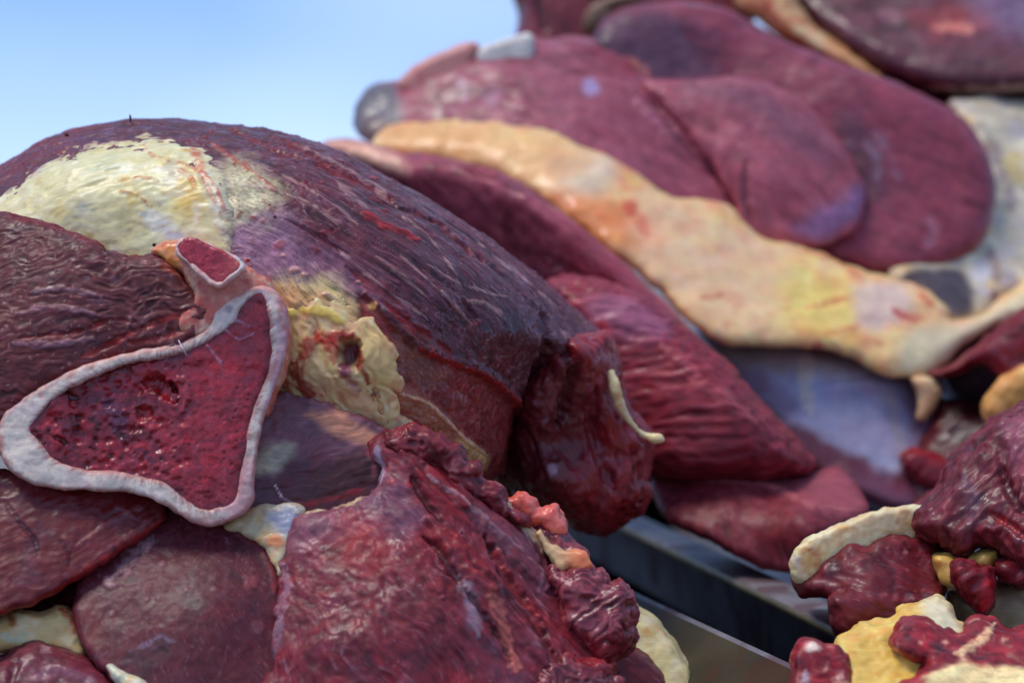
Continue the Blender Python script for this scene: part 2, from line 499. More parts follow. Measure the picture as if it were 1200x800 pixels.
def plain_mat(name, col, rough=0.5, metal=0.0, noise=0.2, scale=60, bump=0.1, spec=0.5, stain=None):
    m = bpy.data.materials.new(name); m.use_nodes = True
    t = m.node_tree; p = t.nodes['Principled BSDF']
    n = t.nodes.new('ShaderNodeTexNoise'); n.inputs['Scale'].default_value = scale; n.inputs['Detail'].default_value = 6
    tcn = t.nodes.new('ShaderNodeTexCoord'); t.links.new(tcn.outputs['Object'], n.inputs['Vector'])
    r = t.nodes.new('ShaderNodeMapRange'); r.inputs[1].default_value = 0.3; r.inputs[2].default_value = 0.7
    r.inputs[3].default_value = 1 - noise; r.inputs[4].default_value = 1 + noise
    t.links.new(n.outputs['Fac'], r.inputs[0])
    vm = t.nodes.new('ShaderNodeVectorMath'); vm.operation = 'SCALE'; vm.inputs[0].default_value = tuple(lin(col))
    t.links.new(r.outputs[0], vm.inputs['Scale']); t.links.new(vm.outputs[0], p.inputs['Base Color'])
    if stain:                                     # dried smears
        n2 = t.nodes.new('ShaderNodeTexNoise'); n2.inputs['Scale'].default_value = 26; n2.inputs['Detail'].default_value = 5; n2.inputs['Distortion'].default_value = 0.8
        t.links.new(tcn.outputs['Object'], n2.inputs['Vector'])
        r2 = t.nodes.new('ShaderNodeMapRange'); r2.inputs[1].default_value = 0.50; r2.inputs[2].default_value = 0.62; r2.inputs[4].default_value = 0.75
        t.links.new(n2.outputs['Fac'], r2.inputs[0])
        mx = t.nodes.new('ShaderNodeMix'); mx.data_type = 'RGBA'; mx.inputs[7].default_value = (*lin(stain), 1)
        t.links.new(r2.outputs[0], mx.inputs[0]); t.links.new(vm.outputs[0], mx.inputs[6]); t.links.new(mx.outputs[2], p.inputs['Base Color'])
    p.inputs['Roughness'].default_value = rough; p.inputs['Metallic'].default_value = metal; p.inputs['Specular IOR Level'].default_value = spec
    b = t.nodes.new('ShaderNodeBump'); b.inputs['Strength'].default_value = bump; b.inputs['Distance'].default_value = 0.001
    t.links.new(n.outputs['Fac'], b.inputs['Height']); t.links.new(b.outputs[0], p.inputs['Normal'])
    return m

# ------------------------------------------------------------------ ground, table, trays
def grid_mesh(name, V, Fc, mat, parent=None, smooth=False):
    me = bpy.data.meshes.new(name); L0 = parent_loc(parent)
    me.from_pydata([tuple(np.array(v) - L0) for v in V], [], Fc); me.update()
    if smooth: me.polygons.foreach_set('use_smooth', np.ones(len(Fc), bool))
    me.materials.append(mat)
    ob = bpy.data.objects.new(name, me); COL.objects.link(ob); ob.parent = parent
    return ob

M_OUTER = plain_mat('shadowed outer steel', (5, 4, 3), 0.95, noise=0.3, scale=20, spec=0.0)  # tray steel again, the shade of the gap put into its near-black colour
M_EDGE = plain_mat('greasy tray edge', (118, 104, 74), 0.5, metal=0.2, noise=0.35, scale=50, bump=0.1)
M_GROUND = plain_mat('dusty asphalt', (120, 116, 110), 0.9, noise=0.3, scale=4)
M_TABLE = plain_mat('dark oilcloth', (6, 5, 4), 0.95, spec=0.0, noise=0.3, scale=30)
M_STEEL = plain_mat('worn tray steel', (126, 120, 122), 0.55, metal=0.3, noise=0.25, scale=40, bump=0.15, stain=(92, 58, 62))
M_TRAY2 = plain_mat('stained tray steel', (66, 57, 40), 0.6, metal=0.0, spec=0.25, noise=0.45, scale=22, bump=0.2, stain=(74, 44, 26))

g = grid_mesh('ground', [(-2000, -2000, 0), (2000, -2000, 0), (2000, 2000, 0), (-2000, 2000, 0)], [(0, 1, 2, 3)], M_GROUND)
g['kind'] = 'structure'

def on_plane(u, v, h):
    d = unproject(u, v, 1.0) - CAM
    return CAM + d * ((h - CAM[2]) / d[2])

TRAY_Z = 1.165
A0 = on_plane(727, 612, TRAY_Z); A1 = on_plane(985, 737, TRAY_Z)
AX = (A0 - A1); AX[2] = 0; AX /= np.linalg.norm(AX)          # along the rim, away from the camera
AN = np.array((AX[1], -AX[0], 0))                            # to the right of it

def rounded(w0, w1, l0, l1, r, n=6):
    pts = []
    for cx, cy, a0 in ((w1 - r, l1 - r, 0), (w0 + r, l1 - r, 90), (w0 + r, l0 + r, 180), (w1 - r, l0 + r, 270)):
        for i in range(n + 1):
            a = math.radians(a0 + 90 * i / n); pts.append((cx + r * math.cos(a), cy + r * math.sin(a)))
    return pts

def tray(name, corner, W, LEN, sgn, depth, flange, mat, label, slope=0.012, AX=AX, AN=AN):
    """corner: a point of the rim's outer long edge at the near end; the tray extends W to the side sgn and LEN away"""
    root = bpy.data.objects.new(name, None); COL.objects.link(root)
    c = corner + AN * sgn * W / 2 + AX * LEN / 2
    root.location = (c[0], c[1], corner[2] - depth); root.empty_display_size = 0.02
    root['label'] = label; root['category'] = 'tray'; root['group'] = 'metal trays under the meat'
    def ring(i, z):
        return [np.array((c[0], c[1], corner[2])) + AN * x + AX * y + np.array((0, 0, z))
                for x, y in rounded(-W / 2 + i, W / 2 - i, -LEN / 2 + i, LEN / 2 - i, max(0.004, 0.03 - i))]
    def loft(rs, cap0=False, cap1=False):
        V = [p for r in rs for p in r]; n = len(rs[0]); Fc = []
        for k in range(len(rs) - 1):
            for j in range(n): Fc.append((k * n + j, k * n + (j + 1) % n, (k + 1) * n + (j + 1) % n, (k + 1) * n + j))
        if cap0: Fc.append(tuple(range(n))[::-1])
        if cap1: Fc.append(tuple((len(rs) - 1) * n + j for j in range(n)))
        return V, Fc
    V, Fc = loft([ring(flange + slope + .004, -depth), ring(flange + slope, -depth + .003), ring(flange + .003, -0.004), ring(flange, -0.0008)], cap0=True)
    grid_mesh('tray_basin', V, Fc, mat, root, True)
    V, Fc = loft([ring(flange, -0.0008), ring(flange - .002, 0), ring(.003, 0), ring(.0008, -.0012)])
    grid_mesh('rim', V, Fc, M_STEEL, root, True)
    V, Fc = loft([ring(.0008, -.0012), ring(0, -.003), ring(.0008, -.0055), ring(.003, -.0065), ring(.006, -.006), ring(flange + .004, -.006)])
    grid_mesh('rolled_edge', V, Fc, M_EDGE if mat is M_STEEL else M_STEEL, root, True)
    V, Fc = loft([ring(flange + .0035, -.006), ring(flange + slope + .0015, -depth), ring(flange + slope + .006, -depth - .003)], cap1=True)
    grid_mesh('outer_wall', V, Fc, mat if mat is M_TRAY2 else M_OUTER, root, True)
    return root

tray('metal_tray', A1 - AX * 0.30, 0.42, 1.06, 1, 0.055, 0.022, M_STEEL, 'shallow grey steel tray carrying the meat at the right, its bright rim running diagonally')
C0 = on_plane(715, 677, TRAY_Z - 0.004); B1p = on_plane(935, 777, TRAY_Z - 0.004)
BX = C0 - B1p; BX[2] = 0; BX /= np.linalg.norm(BX); BN = np.array((BX[1], -BX[0], 0))
tray('metal_tray', B1p - BX * 0.30, 0.60, 0.80, -1, 0.075, 0.006, M_TRAY2, 'stained olive brown tray under the bone-in joint, its thin rim beside the black gap', slope=0.075, AX=BX, AN=BN)

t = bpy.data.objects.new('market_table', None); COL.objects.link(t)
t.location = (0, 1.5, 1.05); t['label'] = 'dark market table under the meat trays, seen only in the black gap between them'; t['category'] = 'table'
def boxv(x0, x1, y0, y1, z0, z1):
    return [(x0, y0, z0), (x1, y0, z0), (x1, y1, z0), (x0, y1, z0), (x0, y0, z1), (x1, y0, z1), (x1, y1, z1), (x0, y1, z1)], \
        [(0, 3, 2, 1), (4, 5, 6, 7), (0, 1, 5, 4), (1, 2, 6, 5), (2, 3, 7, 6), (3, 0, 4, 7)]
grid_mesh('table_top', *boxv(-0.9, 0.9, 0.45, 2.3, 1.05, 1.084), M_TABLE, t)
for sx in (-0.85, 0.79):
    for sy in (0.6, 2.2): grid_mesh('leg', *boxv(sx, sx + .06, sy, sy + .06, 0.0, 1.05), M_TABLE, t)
# ------------------------------------------------------------------ the bone-in joint in front
JA = thing('meat_joint', 340, 880, 1.02, 'large dark bone-in leg joint in front, its sawn bone face and marrow towards the viewer', 'meat joint', 'bone-in joints')

def fA1(x):                                     # fibres: rising at the far left, running down to the right beyond
    t = np.clip((x - 60) / 340.0, 0, 1)
    return -0.12 * np.minimum(x - 60, 0) + np.where(x < 60, 0, 1) * (0.70 * (x - 60) * 0.5 * t * t + 0) + 0.70 * np.maximum(x - 400, 0) * 0.45

O_A1 = [(-60, 250), (-40, 216), (0, 195), (40, 170), (80, 153), (130, 143), (190, 139), (250, 143), (310, 152), (360, 163), (405, 180), (450, 205), (500, 232), (540, 257),
        (580, 284), (620, 314), (660, 349), (692, 378), (714, 402), (722, 425), (712, 445), (690, 450), (655, 445), (630, 462), (612, 490), (600, 530), (585, 560), (540, 590), (480, 600), (380, 600),
        (200, 560), (-60, 500)]
Z_A1 = [(0, 230, 1.055), (150, 215, 1.05), (300, 250, 1.035), (250, 350, 1.03), (400, 300, 1.03), (450, 420, 1.02), (550, 380, 1.045), (600, 480, 1.065), (690, 410, 1.11), (300, 500, 1.045), (0, 420, 1.07), (500, 560, 1.04), (620, 360, 1.06)]
frA1 = front_of(O_A1, Z_A1, 105, 0.085)

def d_A1(s):
    s.flow(fA1, 12, 70)
    A, B, C = s.fn(170, 11, 1, 3), s.fn(80, 5.5, 2, 2), s.fn(110, 22, 3, 2)
    s.tint(sstep(-.3, .45, A), (108, 58, 70), .85)
    s.tint(sstep(.05, .5, -C), (60, 20, 28), .85)
    s.tint(sstep(.1, .5, C), (112, 72, 88), .6)
    s.tint(sstep(.05, .45, s.n3(46, 4)) * sstep(-.3, .3, B), (102, 28, 38), .75)
    s.tint(sstep(.1, .5, -B), (58, 24, 34), .6)
    s.area([(-60, 200), (60, 130), (120, 130), (70, 178), (10, 215), (-20, 240)], 14, (104, 36, 40), .85)
    s.area([(120, 130), (230, 130), (330, 150), (300, 170), (200, 160), (150, 160)], 10, (84, 40, 48), .7)
    L1 = s.area([(250, 250), (300, 240), (345, 275), (365, 318), (330, 340), (290, 330), (262, 300)], 26, (162, 134, 154), .7, wob=22, wet=.8)
    s.area([(290, 262), (370, 285), (440, 335), (425, 355), (360, 335), (300, 300)], 22, (146, 100, 122), .65, wob=18)
    s.area([(270, 190), (322, 215), (322, 245), (285, 262), (255, 245)], 20, (192, 182, 150), .8, wob=20)
    s.area([(322, 330), (380, 328), (418, 356), (400, 378), (345, 365)], 16, (208, 188, 138), .9, wob=14, h=1)
    s.area([(300, 350), (345, 335), (400, 355), (470, 405), (485, 450), (490, 520), (440, 540), (300, 520)], 12, (206, 160, 116), .85, wob=16)
    s.area([(470, 240), (520, 280), (620, 350), (650, 420), (600, 400), (520, 330), (470, 280)], 30, (74, 44, 56), .6)
    s.area([(600, 330), (660, 370), (715, 410), (700, 440), (650, 440), (630, 400)], 24, (122, 82, 98), .6)
    # silverskin: pale and red threads along the fibres
    k = sstep(-.1, .35, s.n3(60, 8, 2)); k2 = sstep(-.05, .35, s.n3(40, 12, 2))
    r = s.ridge(260, 7.0, 7); s.tint(sstep(.86, 1.02, r) * k, (160, 122, 138), .5)
    r2 = s.ridge(200, 6.5, 9); s.tint(sstep(.84, 1.02, r2) * k2, (126, 34, 40), .75)
    r3 = s.ridge(240, 9.0, 19); s.tint(sstep(.93, 1.03, r3) * (1 - k), (196, 165, 165), .45)
    r4 = s.ridge(200, 8.0, 29); s.tint(sstep(.86, 1.03, r4) * (1 - k2), (52, 20, 30), .7)
    s.tint(L1 * sstep(.85, 1, r4), (136, 92, 124), .4)
    s.h += 2.0 * A + 1.6 * C + .5 * B + 1.2 * sstep(.8, 1, r) * k - 1.6 * sstep(.8, 1, r2) * k2
    # the cut lower face of the muscle, with a torn lip above it
    lip = [(428, 345), (455, 372), (488, 402), (520, 418), (548, 428), (578, 442), (603, 466), (612, 482)]
    face = [(420, 345), (455, 376), (488, 406), (520, 422), (548, 432), (575, 445), (600, 470), (612, 490), (600, 530), (575, 570), (520, 580), (470, 520), (440, 440)]
    m = s.area(face, 4, (126, 46, 48), .93, wob=5, ws=12)
    s.h -= 5 * m
    s.flow(43, 6, 60)
    st = s.ridge(190, 13, 15); s.tint(m * sstep(.84, 1.0, st), (160, 106, 100), .6); s.tint(m * sstep(.1, .5, s.n3(40, 21)), (84, 28, 32), .6); s.tint(m * sstep(.05, .5, s.fn(90, 16, 22)), (136, 58, 56), .6)
    s.area([(470, 380), (510, 405), (520, 450), (490, 450), (462, 420)], 14, (120, 84, 70), .6, wob=10)
    s.flow(fA1, 12, 70)
    s.stroke(lip, 8, (92, 38, 50), .7, wob=5, h=5)
    s.stroke([(x, y + 4) for x, y in lip[2:]], 4, (158, 50, 54), .85, wob=6, h=2, ws=7)
    s.area([(455, 455), (480, 458), (510, 475), (545, 512), (574, 536), (560, 560), (530, 548), (500, 512), (470, 480)], 9, (160, 108, 84), .75, wob=6, h=2, wet=.8)
    s.stroke([(470, 462), (505, 474), (540, 508), (574, 535)], 3.5, (200, 160, 134), .8, wob=2, h=2, brk=.2)
    s.area([(540, 515), (575, 536), (560, 560), (535, 545)], 6, (186, 156, 116), .8, wob=4)
    # red seams between the muscle bundles
    for pts, w, c, h in (
        ([(318, 160), (352, 175), (385, 195), (420, 212), (445, 226), (470, 243)], 6, (116, 26, 30), -4.0),
        ([(470, 243), (505, 258), (540, 285), (575, 312)], 4, (104, 28, 34), -4.0),
        ([(240, 162), (262, 178), (300, 205), (325, 225)], 4, (146, 66, 48), 1.5),
        ([(405, 312), (430, 330), (455, 352), (480, 380), (500, 405)], 8, (120, 28, 26), -2.0),
        ([(440, 345), (470, 372), (500, 392), (530, 415)], 5, (134, 32, 32), -2.0),
        ([(420, 246), (440, 258), (462, 268), (490, 282)], 4.5, (158, 40, 40), 1.5),
        ([(262, 150), (290, 160), (325, 178), (352, 186)], 5, (114, 34, 36), -2.0),
        ([(560, 300), (600, 332), (630, 362)], 3, (68, 30, 38), -2.0), ([(330, 255), (370, 275), (410, 300)], 3.5, (88, 28, 42), -2.5), ([(480, 300), (520, 330), (560, 372)], 3, (66, 30, 44), -2.0)):
        s.stroke(pts, w, c, .85, wob=5, h=h, ws=14, wet=.9, brk=.6)
    for pts, w in (([(350, 170), (390, 188), (430, 212), (450, 218)], 2.5), ([(395, 212), (415, 232), (434, 248)], 8), ([(440, 215), (450, 228), (458, 238)], 5), ([(472, 254), (500, 275), (520, 300), (540, 330)], 2.5), ([(548, 352), (570, 356), (592, 374)], 5), ([(500, 310), (550, 336), (600, 350)], 2.6),
                   ([(470, 300), (520, 345), (565, 392)], 2.6), ([(395, 290), (440, 330), (500, 372)], 2.8), ([(560, 285), (600, 316), (655, 362)], 2.6), ([(656, 385), (670, 402), (684, 432)], 6), ([(280, 214), (350, 232), (400, 262)], 2.2), ([(330, 205), (380, 232), (420, 262)], 2.2), ([(350, 300), (400, 335), (440, 362)], 2.6), ([(440, 300), (470, 322), (505, 352)], 4)):
        s.stroke(pts, min(w * .8, 4.2), (182, 144, 142), .5, wob=3, h=.5, ws=24, brk=.8)
    for u, v, q in ((345, 316, 8), (358, 322, 5), (332, 300, 4), (382, 346, 5), (420, 330, 4)): s.spot(u, v, q, (206, 152, 142), .75, 2, q * .6)
    s.spot(436, 358, 8, (214, 160, 110), .9, 2.5, 5); s.spot(450, 362, 6, (110, 96, 100), .7, 1)
    s.stroke([(640, 395), (650, 402), (640, 420), (625, 450)], 10, (70, 22, 28), .8, wob=4)
    e = s.n3(22, 31, 3); s.h += 2.2 * e
    f = sstep(.2, .55, s.n3(14, 33, 2)) * sstep(.05, .4, s.n3(60, 35, 2)); s.tint(f, (138, 46, 50), .7); s.h += 1.6 * f
    s.h -= 14 * s.spot(410, 414, 15, (92, 14, 18), .95, 0, 20); s.stroke([(365, 400), (388, 396), (396, 425)], 11, (170, 44, 42), .8, wob=6)
    s.stroke([(634, 360), (640, 392), (636, 420), (618, 462)], 9, (70, 30, 40), .5, wob=5, h=-7, brk=0)
    s.wet[:] = np.clip(.5 + .6 * s.n3(30, 40) + .3 * A, .05, 1)

lump('outer_muscle', JA, [pad(O_A1, Z_A1, 105, .085, .09, s=6)], M_SILVER, d_A1, (94, 42, 50), .00065, 3, 1, (60, 2.4), rag=.5)

# the fat cap lies on the shoulder of that muscle
def d_cap(s):
    s.flow(lambda x: -0.15 * x + 0.0011 * np.maximum(x - 120, 0) ** 2, 14, 60)
    A = s.fn(120, 12, 1, 3); s.tint(sstep(-.1, .6, A), (236, 226, 196), .8); s.tint(sstep(.1, .7, -A), (214, 196, 136), .8)
    s.tint(sstep(.1, .6, s.n3(70, 2)), (206, 206, 168), .7)
    s.h += 1.6 * A + .7 * s.fn(50, 4, 3) + 1.4 * s.n3(22, 8)
    s.area([(195, 195), (228, 205), (240, 245), (228, 262), (205, 235)], 10, (224, 184, 100), .7)
    s.stroke([(228, 190), (250, 222), (262, 262), (268, 290)], 13, (226, 222, 206), .7, wob=5, h=2)
    s.stroke([(165, 250), (205, 275), (215, 310)], 14, (198, 196, 212), .7, wob=6)
    for pts, w in (([(195, 188), (215, 192), (232, 200), (246, 226), (258, 250)], 3.5), ([(218, 178), (232, 180), (236, 205)], 7), ([(166, 168), (178, 182), (200, 190)], 1.6), ([(132, 212), (165, 208), (190, 214)], 2.2), ([(138, 224), (160, 228), (176, 242)], 1.6),
                   ([(236, 200), (255, 225), (264, 252)], 3), ([(205, 196), (222, 205), (228, 222)], 3)):
        s.stroke(pts, w, (196, 82, 52), .8, wob=3, h=1.2, ws=7)
    s.stroke([(-30, 240), (0, 226), (40, 198), (90, 172), (150, 158), (215, 164)], 9, (150, 92, 84), .8, wob=12, ws=10)
    s.tint(sstep(.1, .5, s.n3(34, 22)), (240, 234, 214), .7); s.tint(sstep(.15, .5, s.n3(30, 24)), (218, 190, 120), .6); s.tint(sstep(.78, 1, s.ridge(70, 8, 25)) * .8, (196, 196, 176), .6)
    s.area([(256, 180), (330, 190), (330, 260), (285, 300), (272, 275), (262, 225)], 14, (188, 172, 160), .6, wob=14)
    r = s.ridge(80, 3, 6); k = s.area([(248, 170), (340, 180), (340, 270), (270, 310), (256, 240)], 14)
    s.tint(sstep(.5, 1, r) * k, (120, 76, 84), .5)
    s.wet[:] = .55

O_CAP = [(-40, 262), (-30, 240), (0, 226), (30, 205), (70, 181), (115, 163), (170, 158), (208, 165), (236, 172), (254, 190), (266, 212), (274, 236), (278, 256), (276, 280), (272, 305), (255, 310), (215, 312), (190, 320), (150, 318), (100, 300), (50, 285), (0, 280)]
lump('fat_cap', JA, [pad(O_CAP, lambda u, v: frA1(u, v) - .0016, 22, .0030, .012, s=5, jag=10)], M_FAT, d_cap, (228, 216, 170), .0009, 3, 2, (14, 2))

# upper cut muscle with its dried wrinkles
def wrinkle(s, la, lb, amp, seed, warp=14, ws=30, slope=0.0):
    s.flow(slope, warp, ws)
    r = s.ridge(la, lb, seed); r2 = s.ridge(la * .45, lb * .5, seed + 3)
    s.h += amp * np.clip(r, -.6, 1) + amp * .35 * np.clip(r2, -.6, 1)
    return r, r2

def d_A4(s):
    r, r2 = wrinkle(s, 80, 7.5, .9, 2, 18, 34)
    s.tint(sstep(-.2, .5, s.n3(60, 1)), (104, 46, 48), .7); s.tint(sstep(.0, .5, s.n3(45, 6)), (66, 26, 32), .8)
    s.tint(sstep(.6, 1.0, r), (116, 60, 66), .55); s.tint(sstep(.1, .6, -r), (60, 18, 22), .6)
    m = s.area([(110, 300), (170, 300), (230, 345), (250, 375), (215, 410), (150, 415), (110, 370)], 25)
    w1 = s.ridge(19, 10, 21); s.h += 1.8 * m * np.clip(w1, -.5, 1); s.tint(m * sstep(.4, 1, w1), (122, 70, 74), .5)
    s.area([(180, 320), (215, 325), (242, 352), (246, 382), (215, 385), (185, 360)], 16, (104, 52, 50), .7)
    s.stroke([(185, 312), (212, 318), (228, 335)], 9, (150, 74, 52), .7)
    for p in ([(20, 368), (60, 360), (92, 364), (120, 372)], [(10, 402), (60, 404), (110, 396)], [(30, 345), (70, 338), (120, 348)]):
        s.stroke(p, 5, (140, 104, 118), .7, wob=4, h=1.5)
    s.stroke([(10, 398), (60, 392), (95, 388), (130, 375), (160, 378)], 3, (136, 40, 38), .7, wob=4, h=-2)
    for p in ([(120, 408), (160, 388), (200, 372), (235, 365)], [(150, 402), (190, 396), (222, 384)], [(90, 420), (130, 404), (150, 390)]):
        s.stroke(p, 5, (150, 46, 40), .75, wob=4, h=-1.5)
    s.stroke([(0, 480), (60, 446), (110, 425), (160, 414), (205, 408)], 12, (112, 40, 44), .7, wob=6)
    s.stroke([(0, 250), (60, 265), (120, 288), (160, 302)], 7, (116, 28, 32), .8, wob=5, h=1.5)
    s.h += 1.0 * s.n3(11, 31, 2); s.wet[:] = np.clip(.35 + .6 * s.n3(25, 44), .0, 1)
    sp = sstep(.52, .62, s.n3(5, 60, 1)); s.tint(sp, (176, 130, 130), .5)

O_A4 = [(-60, 245), (-30, 243), (0, 247), (40, 257), (80, 271), (110, 285), (135, 297), (158, 302), (180, 296), (202, 306), (222, 330), (240, 348), (252, 364), (246, 384), (236, 396), (224, 404), (192, 415), (150, 422), (105, 436), (59, 457), (25, 482), (5, 502), (-60, 520)]
lump('upper_muscle', JA, [pad(O_A4, [(0, 260, 1.03), (100, 320, 1.006), (0, 400, 1.0), (200, 340, 1.002), (150, 430, .998), (0, 500, .994)], 14, .010, .06, s=5, jag=6)], M_MEAT, d_A4, (86, 34, 34), .0007, 2, 3, (12, 1.6), rag=.7)

def d_A5(s):
    r, r2 = wrinkle(s, 90, 15, .5, 2, 14, 50, -28)
    s.tint(sstep(-.1, .5, s.n3(50, 1)), (88, 44, 62), .8)
    s.area([(-60, 540), (60, 565), (160, 580), (200, 598), (170, 620), (90, 612), (0, 585), (-60, 580)], 12, (98, 24, 26), .9, wet=.9)
    s.stroke([(-20, 722), (40, 705), (95, 672), (150, 636), (195, 606)], 6, (150, 42, 38), .85, wob=4, h=1)
    for p in ([(0, 580), (22, 610), (48, 640)], [(68, 628), (82, 650), (80, 668)], [(20, 610), (40, 630), (45, 650)]):
        s.stroke(p, 3.5, (52, 14, 18), .7, h=-1.5)
    for p in ([(90, 640), (130, 610), (165, 592)], [(110, 655), (150, 628), (185, 602)], [(130, 590), (150, 600), (160, 608)]):
        s.stroke(p, 4, (136, 78, 84), .5, wob=4, h=1)
    s.tint(sstep(.6, 1.0, r), (112, 56, 66), .4); s.h += 1.2 * s.n3(14, 31, 2); s.wet[:] = np.clip(s.wet * .8 + .3 * s.n3(25, 44), 0, 1)

O_A5 = [(-60, 540), (0, 548), (30, 555), (80, 560), (150, 570), (185, 582), (197, 600), (186, 618), (150, 640), (110, 668), (60, 695), (20, 714), (-60, 726)]
lump('lower_left_muscle', JA, [pad(O_A5, [(0, 560, 1.0), (180, 590, 1.0), (80, 620, .988), (0, 700, .972), (100, 660, .982)], 9, .005, .05, s=4, jag=6)], M_MEAT, d_A5, (100, 32, 34), .0008, 3, 4, (12, 1.6), rag=.6)

def d_A6(s):
    r, r2 = wrinkle(s, 60, 15, .35, 2, 16, 40, 70)
    s.tint(sstep(-.1, .5, s.n3(60, 1)), (92, 42, 54), .5); s.tint(sstep(.0, .5, s.n3(40, 6)), (54, 24, 36), .8)
    s.tint(sstep(.05, .5, s.n3(34, 9)), (100, 38, 46), .6)
    s.stroke([(190, 620), (160, 645), (135, 672), (122, 695)], 10, (150, 118, 126), .5, wob=12, ws=10, h=1)
    for u, v, q in ((128, 682, 9), (150, 670, 6), (172, 702, 3), (185, 700, 4), (130, 718, 4), (218, 690, 4), (190, 660, 5), (252, 690, 4), (110, 720, 3), (172, 640, 7)):
        s.spot(u, v, q, (156, 112, 118), .5, .8)
    s.spot(294, 682, 11, (136, 72, 80), .65, 1.5, 13, .6); s.spot(302, 735, 10, (118, 74, 80), .55, 1)
    s.stroke([(262, 618), (300, 636), (318, 664), (322, 700)], 6, (140, 60, 66), .7, wob=3, h=1)
    s.stroke([(160, 760), (190, 745), (205, 752)], 4, (132, 110, 136), .6, wob=4)
    s.area([(90, 720), (105, 700), (120, 740), (108, 765)], 8, (106, 34, 36), .7)
    s.tint(sstep(.6, 1.0, r), (110, 62, 74), .35); s.h += .5 * s.n3(14, 31, 2)
    s.wet[:] = np.clip(.25 + .5 * s.n3(25, 44), .0, 1)

O_A6 = [(180, 580), (230, 580), (285, 592), (318, 620), (336, 660), (342, 700), (340, 760), (336, 860), (160, 860), (135, 800), (112, 774), (94, 752), (88, 725), (88, 700), (100, 660), (140, 625)]
lump('lower_muscle', JA, [pad(O_A6, [(200, 620, 1.001), (280, 640, .994), (150, 690, .981), (250, 720, .968), (310, 740, .971), (220, 820, .953)], 9, .0028, .08, s=4, jag=6)], M_MEAT, d_A6, (88, 30, 40), .0008, 3, 5, (8, 1.8), rag=.5)

def d_A7(s):
    s.flow(52, 26, 80)
    A = s.fn(120, 11, 1, 3)
    s.tint(sstep(-.1, .5, A), (126, 58, 72), .65); s.tint(sstep(0, .5, -A), (84, 22, 30), .85)
    s.tint(sstep(.15, .5, s.n3(60, 5)), (116, 74, 92), .45); s.tint(sstep(.1, .45, s.n3(28, 55)), (70, 20, 30), .5); s.tint(sstep(.1, .45, s.n3(34, 57)), (144, 46, 52), .4)
    s.tint(sstep(.05, .5, s.n3(38, 7)), (134, 40, 48), .7)
    r = s.ridge(70, 10, 9); r2 = s.ridge(70, 14, 10)
    s.h += 2.6 * A + .8 * np.clip(r, -.5, 1) + .3 * np.clip(r2, -.5, 1) + 3.6 * s.n3(50, 22, 2)
    s.tint(sstep(.1, -.5, r2), (74, 18, 26), .6); s.tint(sstep(.7, 1, r2) * sstep(-.1, .4, s.n3(40, 42)), (150, 92, 106), .5)
    s.area([(330, 600), (360, 586), (430, 572), (452, 590), (425, 622), (380, 636), (340, 650), (325, 640)], 12, (132, 104, 122), .4, wob=14); s.stroke([(345, 606), (385, 594), (430, 582)], 5, (204, 186, 150), .75, wob=6)
    s.tint(sstep(.75, 1.0, r) * sstep(0, .4, s.n3(40, 12)), (170, 128, 142), .55)
    s.area([(400, 600), (450, 605), (455, 650), (430, 675), (395, 655)], 16, (150, 56, 60), .6, wob=18, ws=18)
    s.area([(430, 560), (470, 560), (500, 610), (470, 630), (430, 600)], 18, (118, 80, 98), .65, wob=16)
    s.stroke([(330, 660), (336, 690), (328, 712), (322, 750)], 8, (160, 128, 146), .55, wob=9, ws=7)
    s.stroke([(330, 720), (324, 770)], 6, (136, 120, 140), .5, wob=4)
    s.stroke([(540, 675), (552, 710), (560, 745)], 11, (146, 130, 146), .55, wob=8, wet=.9)
    s.stroke([(570, 690), (585, 720), (600, 770), (610, 790)], 9, (196, 116, 104), .65, wob=8, ws=12, h=1)
    s.stroke([(440, 520), (446, 545), (448, 565)], 7, (176, 160, 184), .7, wob=4)
    for p, w, h in (([(490, 625), (512, 642), (530, 668), (548, 690)], 6, -7), ([(545, 690), (565, 715), (585, 745), (600, 775)], 5, -6), ([(568, 628), (585, 660), (605, 690), (625, 722), (648, 765)], 7, -10),
                    ([(480, 555), (500, 590), (520, 612)], 6, -5), ([(620, 590), (640, 640), (655, 690)], 5, -4)):
        s.stroke(p, w, (62, 14, 20), .8, wob=4, h=h)
    for p in ([(484, 548), (505, 580), (530, 600), (560, 622)], [(580, 640), (600, 680), (622, 712), (640, 745)], [(520, 622), (545, 640), (575, 680)], [(495, 545), (535, 585), (550, 600)], [(530, 630), (550, 668), (580, 700)]):
        s.stroke(p, 7, (136, 38, 44), .75, wob=4, ws=18, h=3.5)
    for p in ([(500, 560), (560, 605), (620, 660)], [(610, 620), (630, 660), (632, 700)], [(560, 600), (590, 640)]):
        s.stroke(p, 2.5, (184, 150, 160), .6, wob=4, h=1)
    for p, w, hh in (([(470, 530), (530, 580), (590, 625), (640, 690)], 20, 7), ([(500, 610), (555, 665), (600, 715), (640, 780)], 16, 6), ([(450, 580), (490, 640), (520, 700)], 16, 4)): s.stroke(p, w, None, h=hh, brk=0)
    s.area([(560, 590), (600, 620), (650, 670), (640, 700), (600, 650), (556, 612)], 10, (112, 66, 80), .7, wob=8, wet=.85)
    s.stroke([(584, 585), (606, 608), (632, 636), (655, 655)], 8, (196, 170, 142), .85, wob=5, h=3)
    sp = sstep(.3, .6, s.n3(12, 60, 2)) * sstep(.0, .5, s.n3(70, 61, 2)); s.tint(sp, (180, 70, 74), .5); s.h += .9 * sp
    s.h += .6 * s.n3(12, 31, 2); s.wet[:] = np.clip(.40 + .7 * s.n3(30, 44), .0, 1)

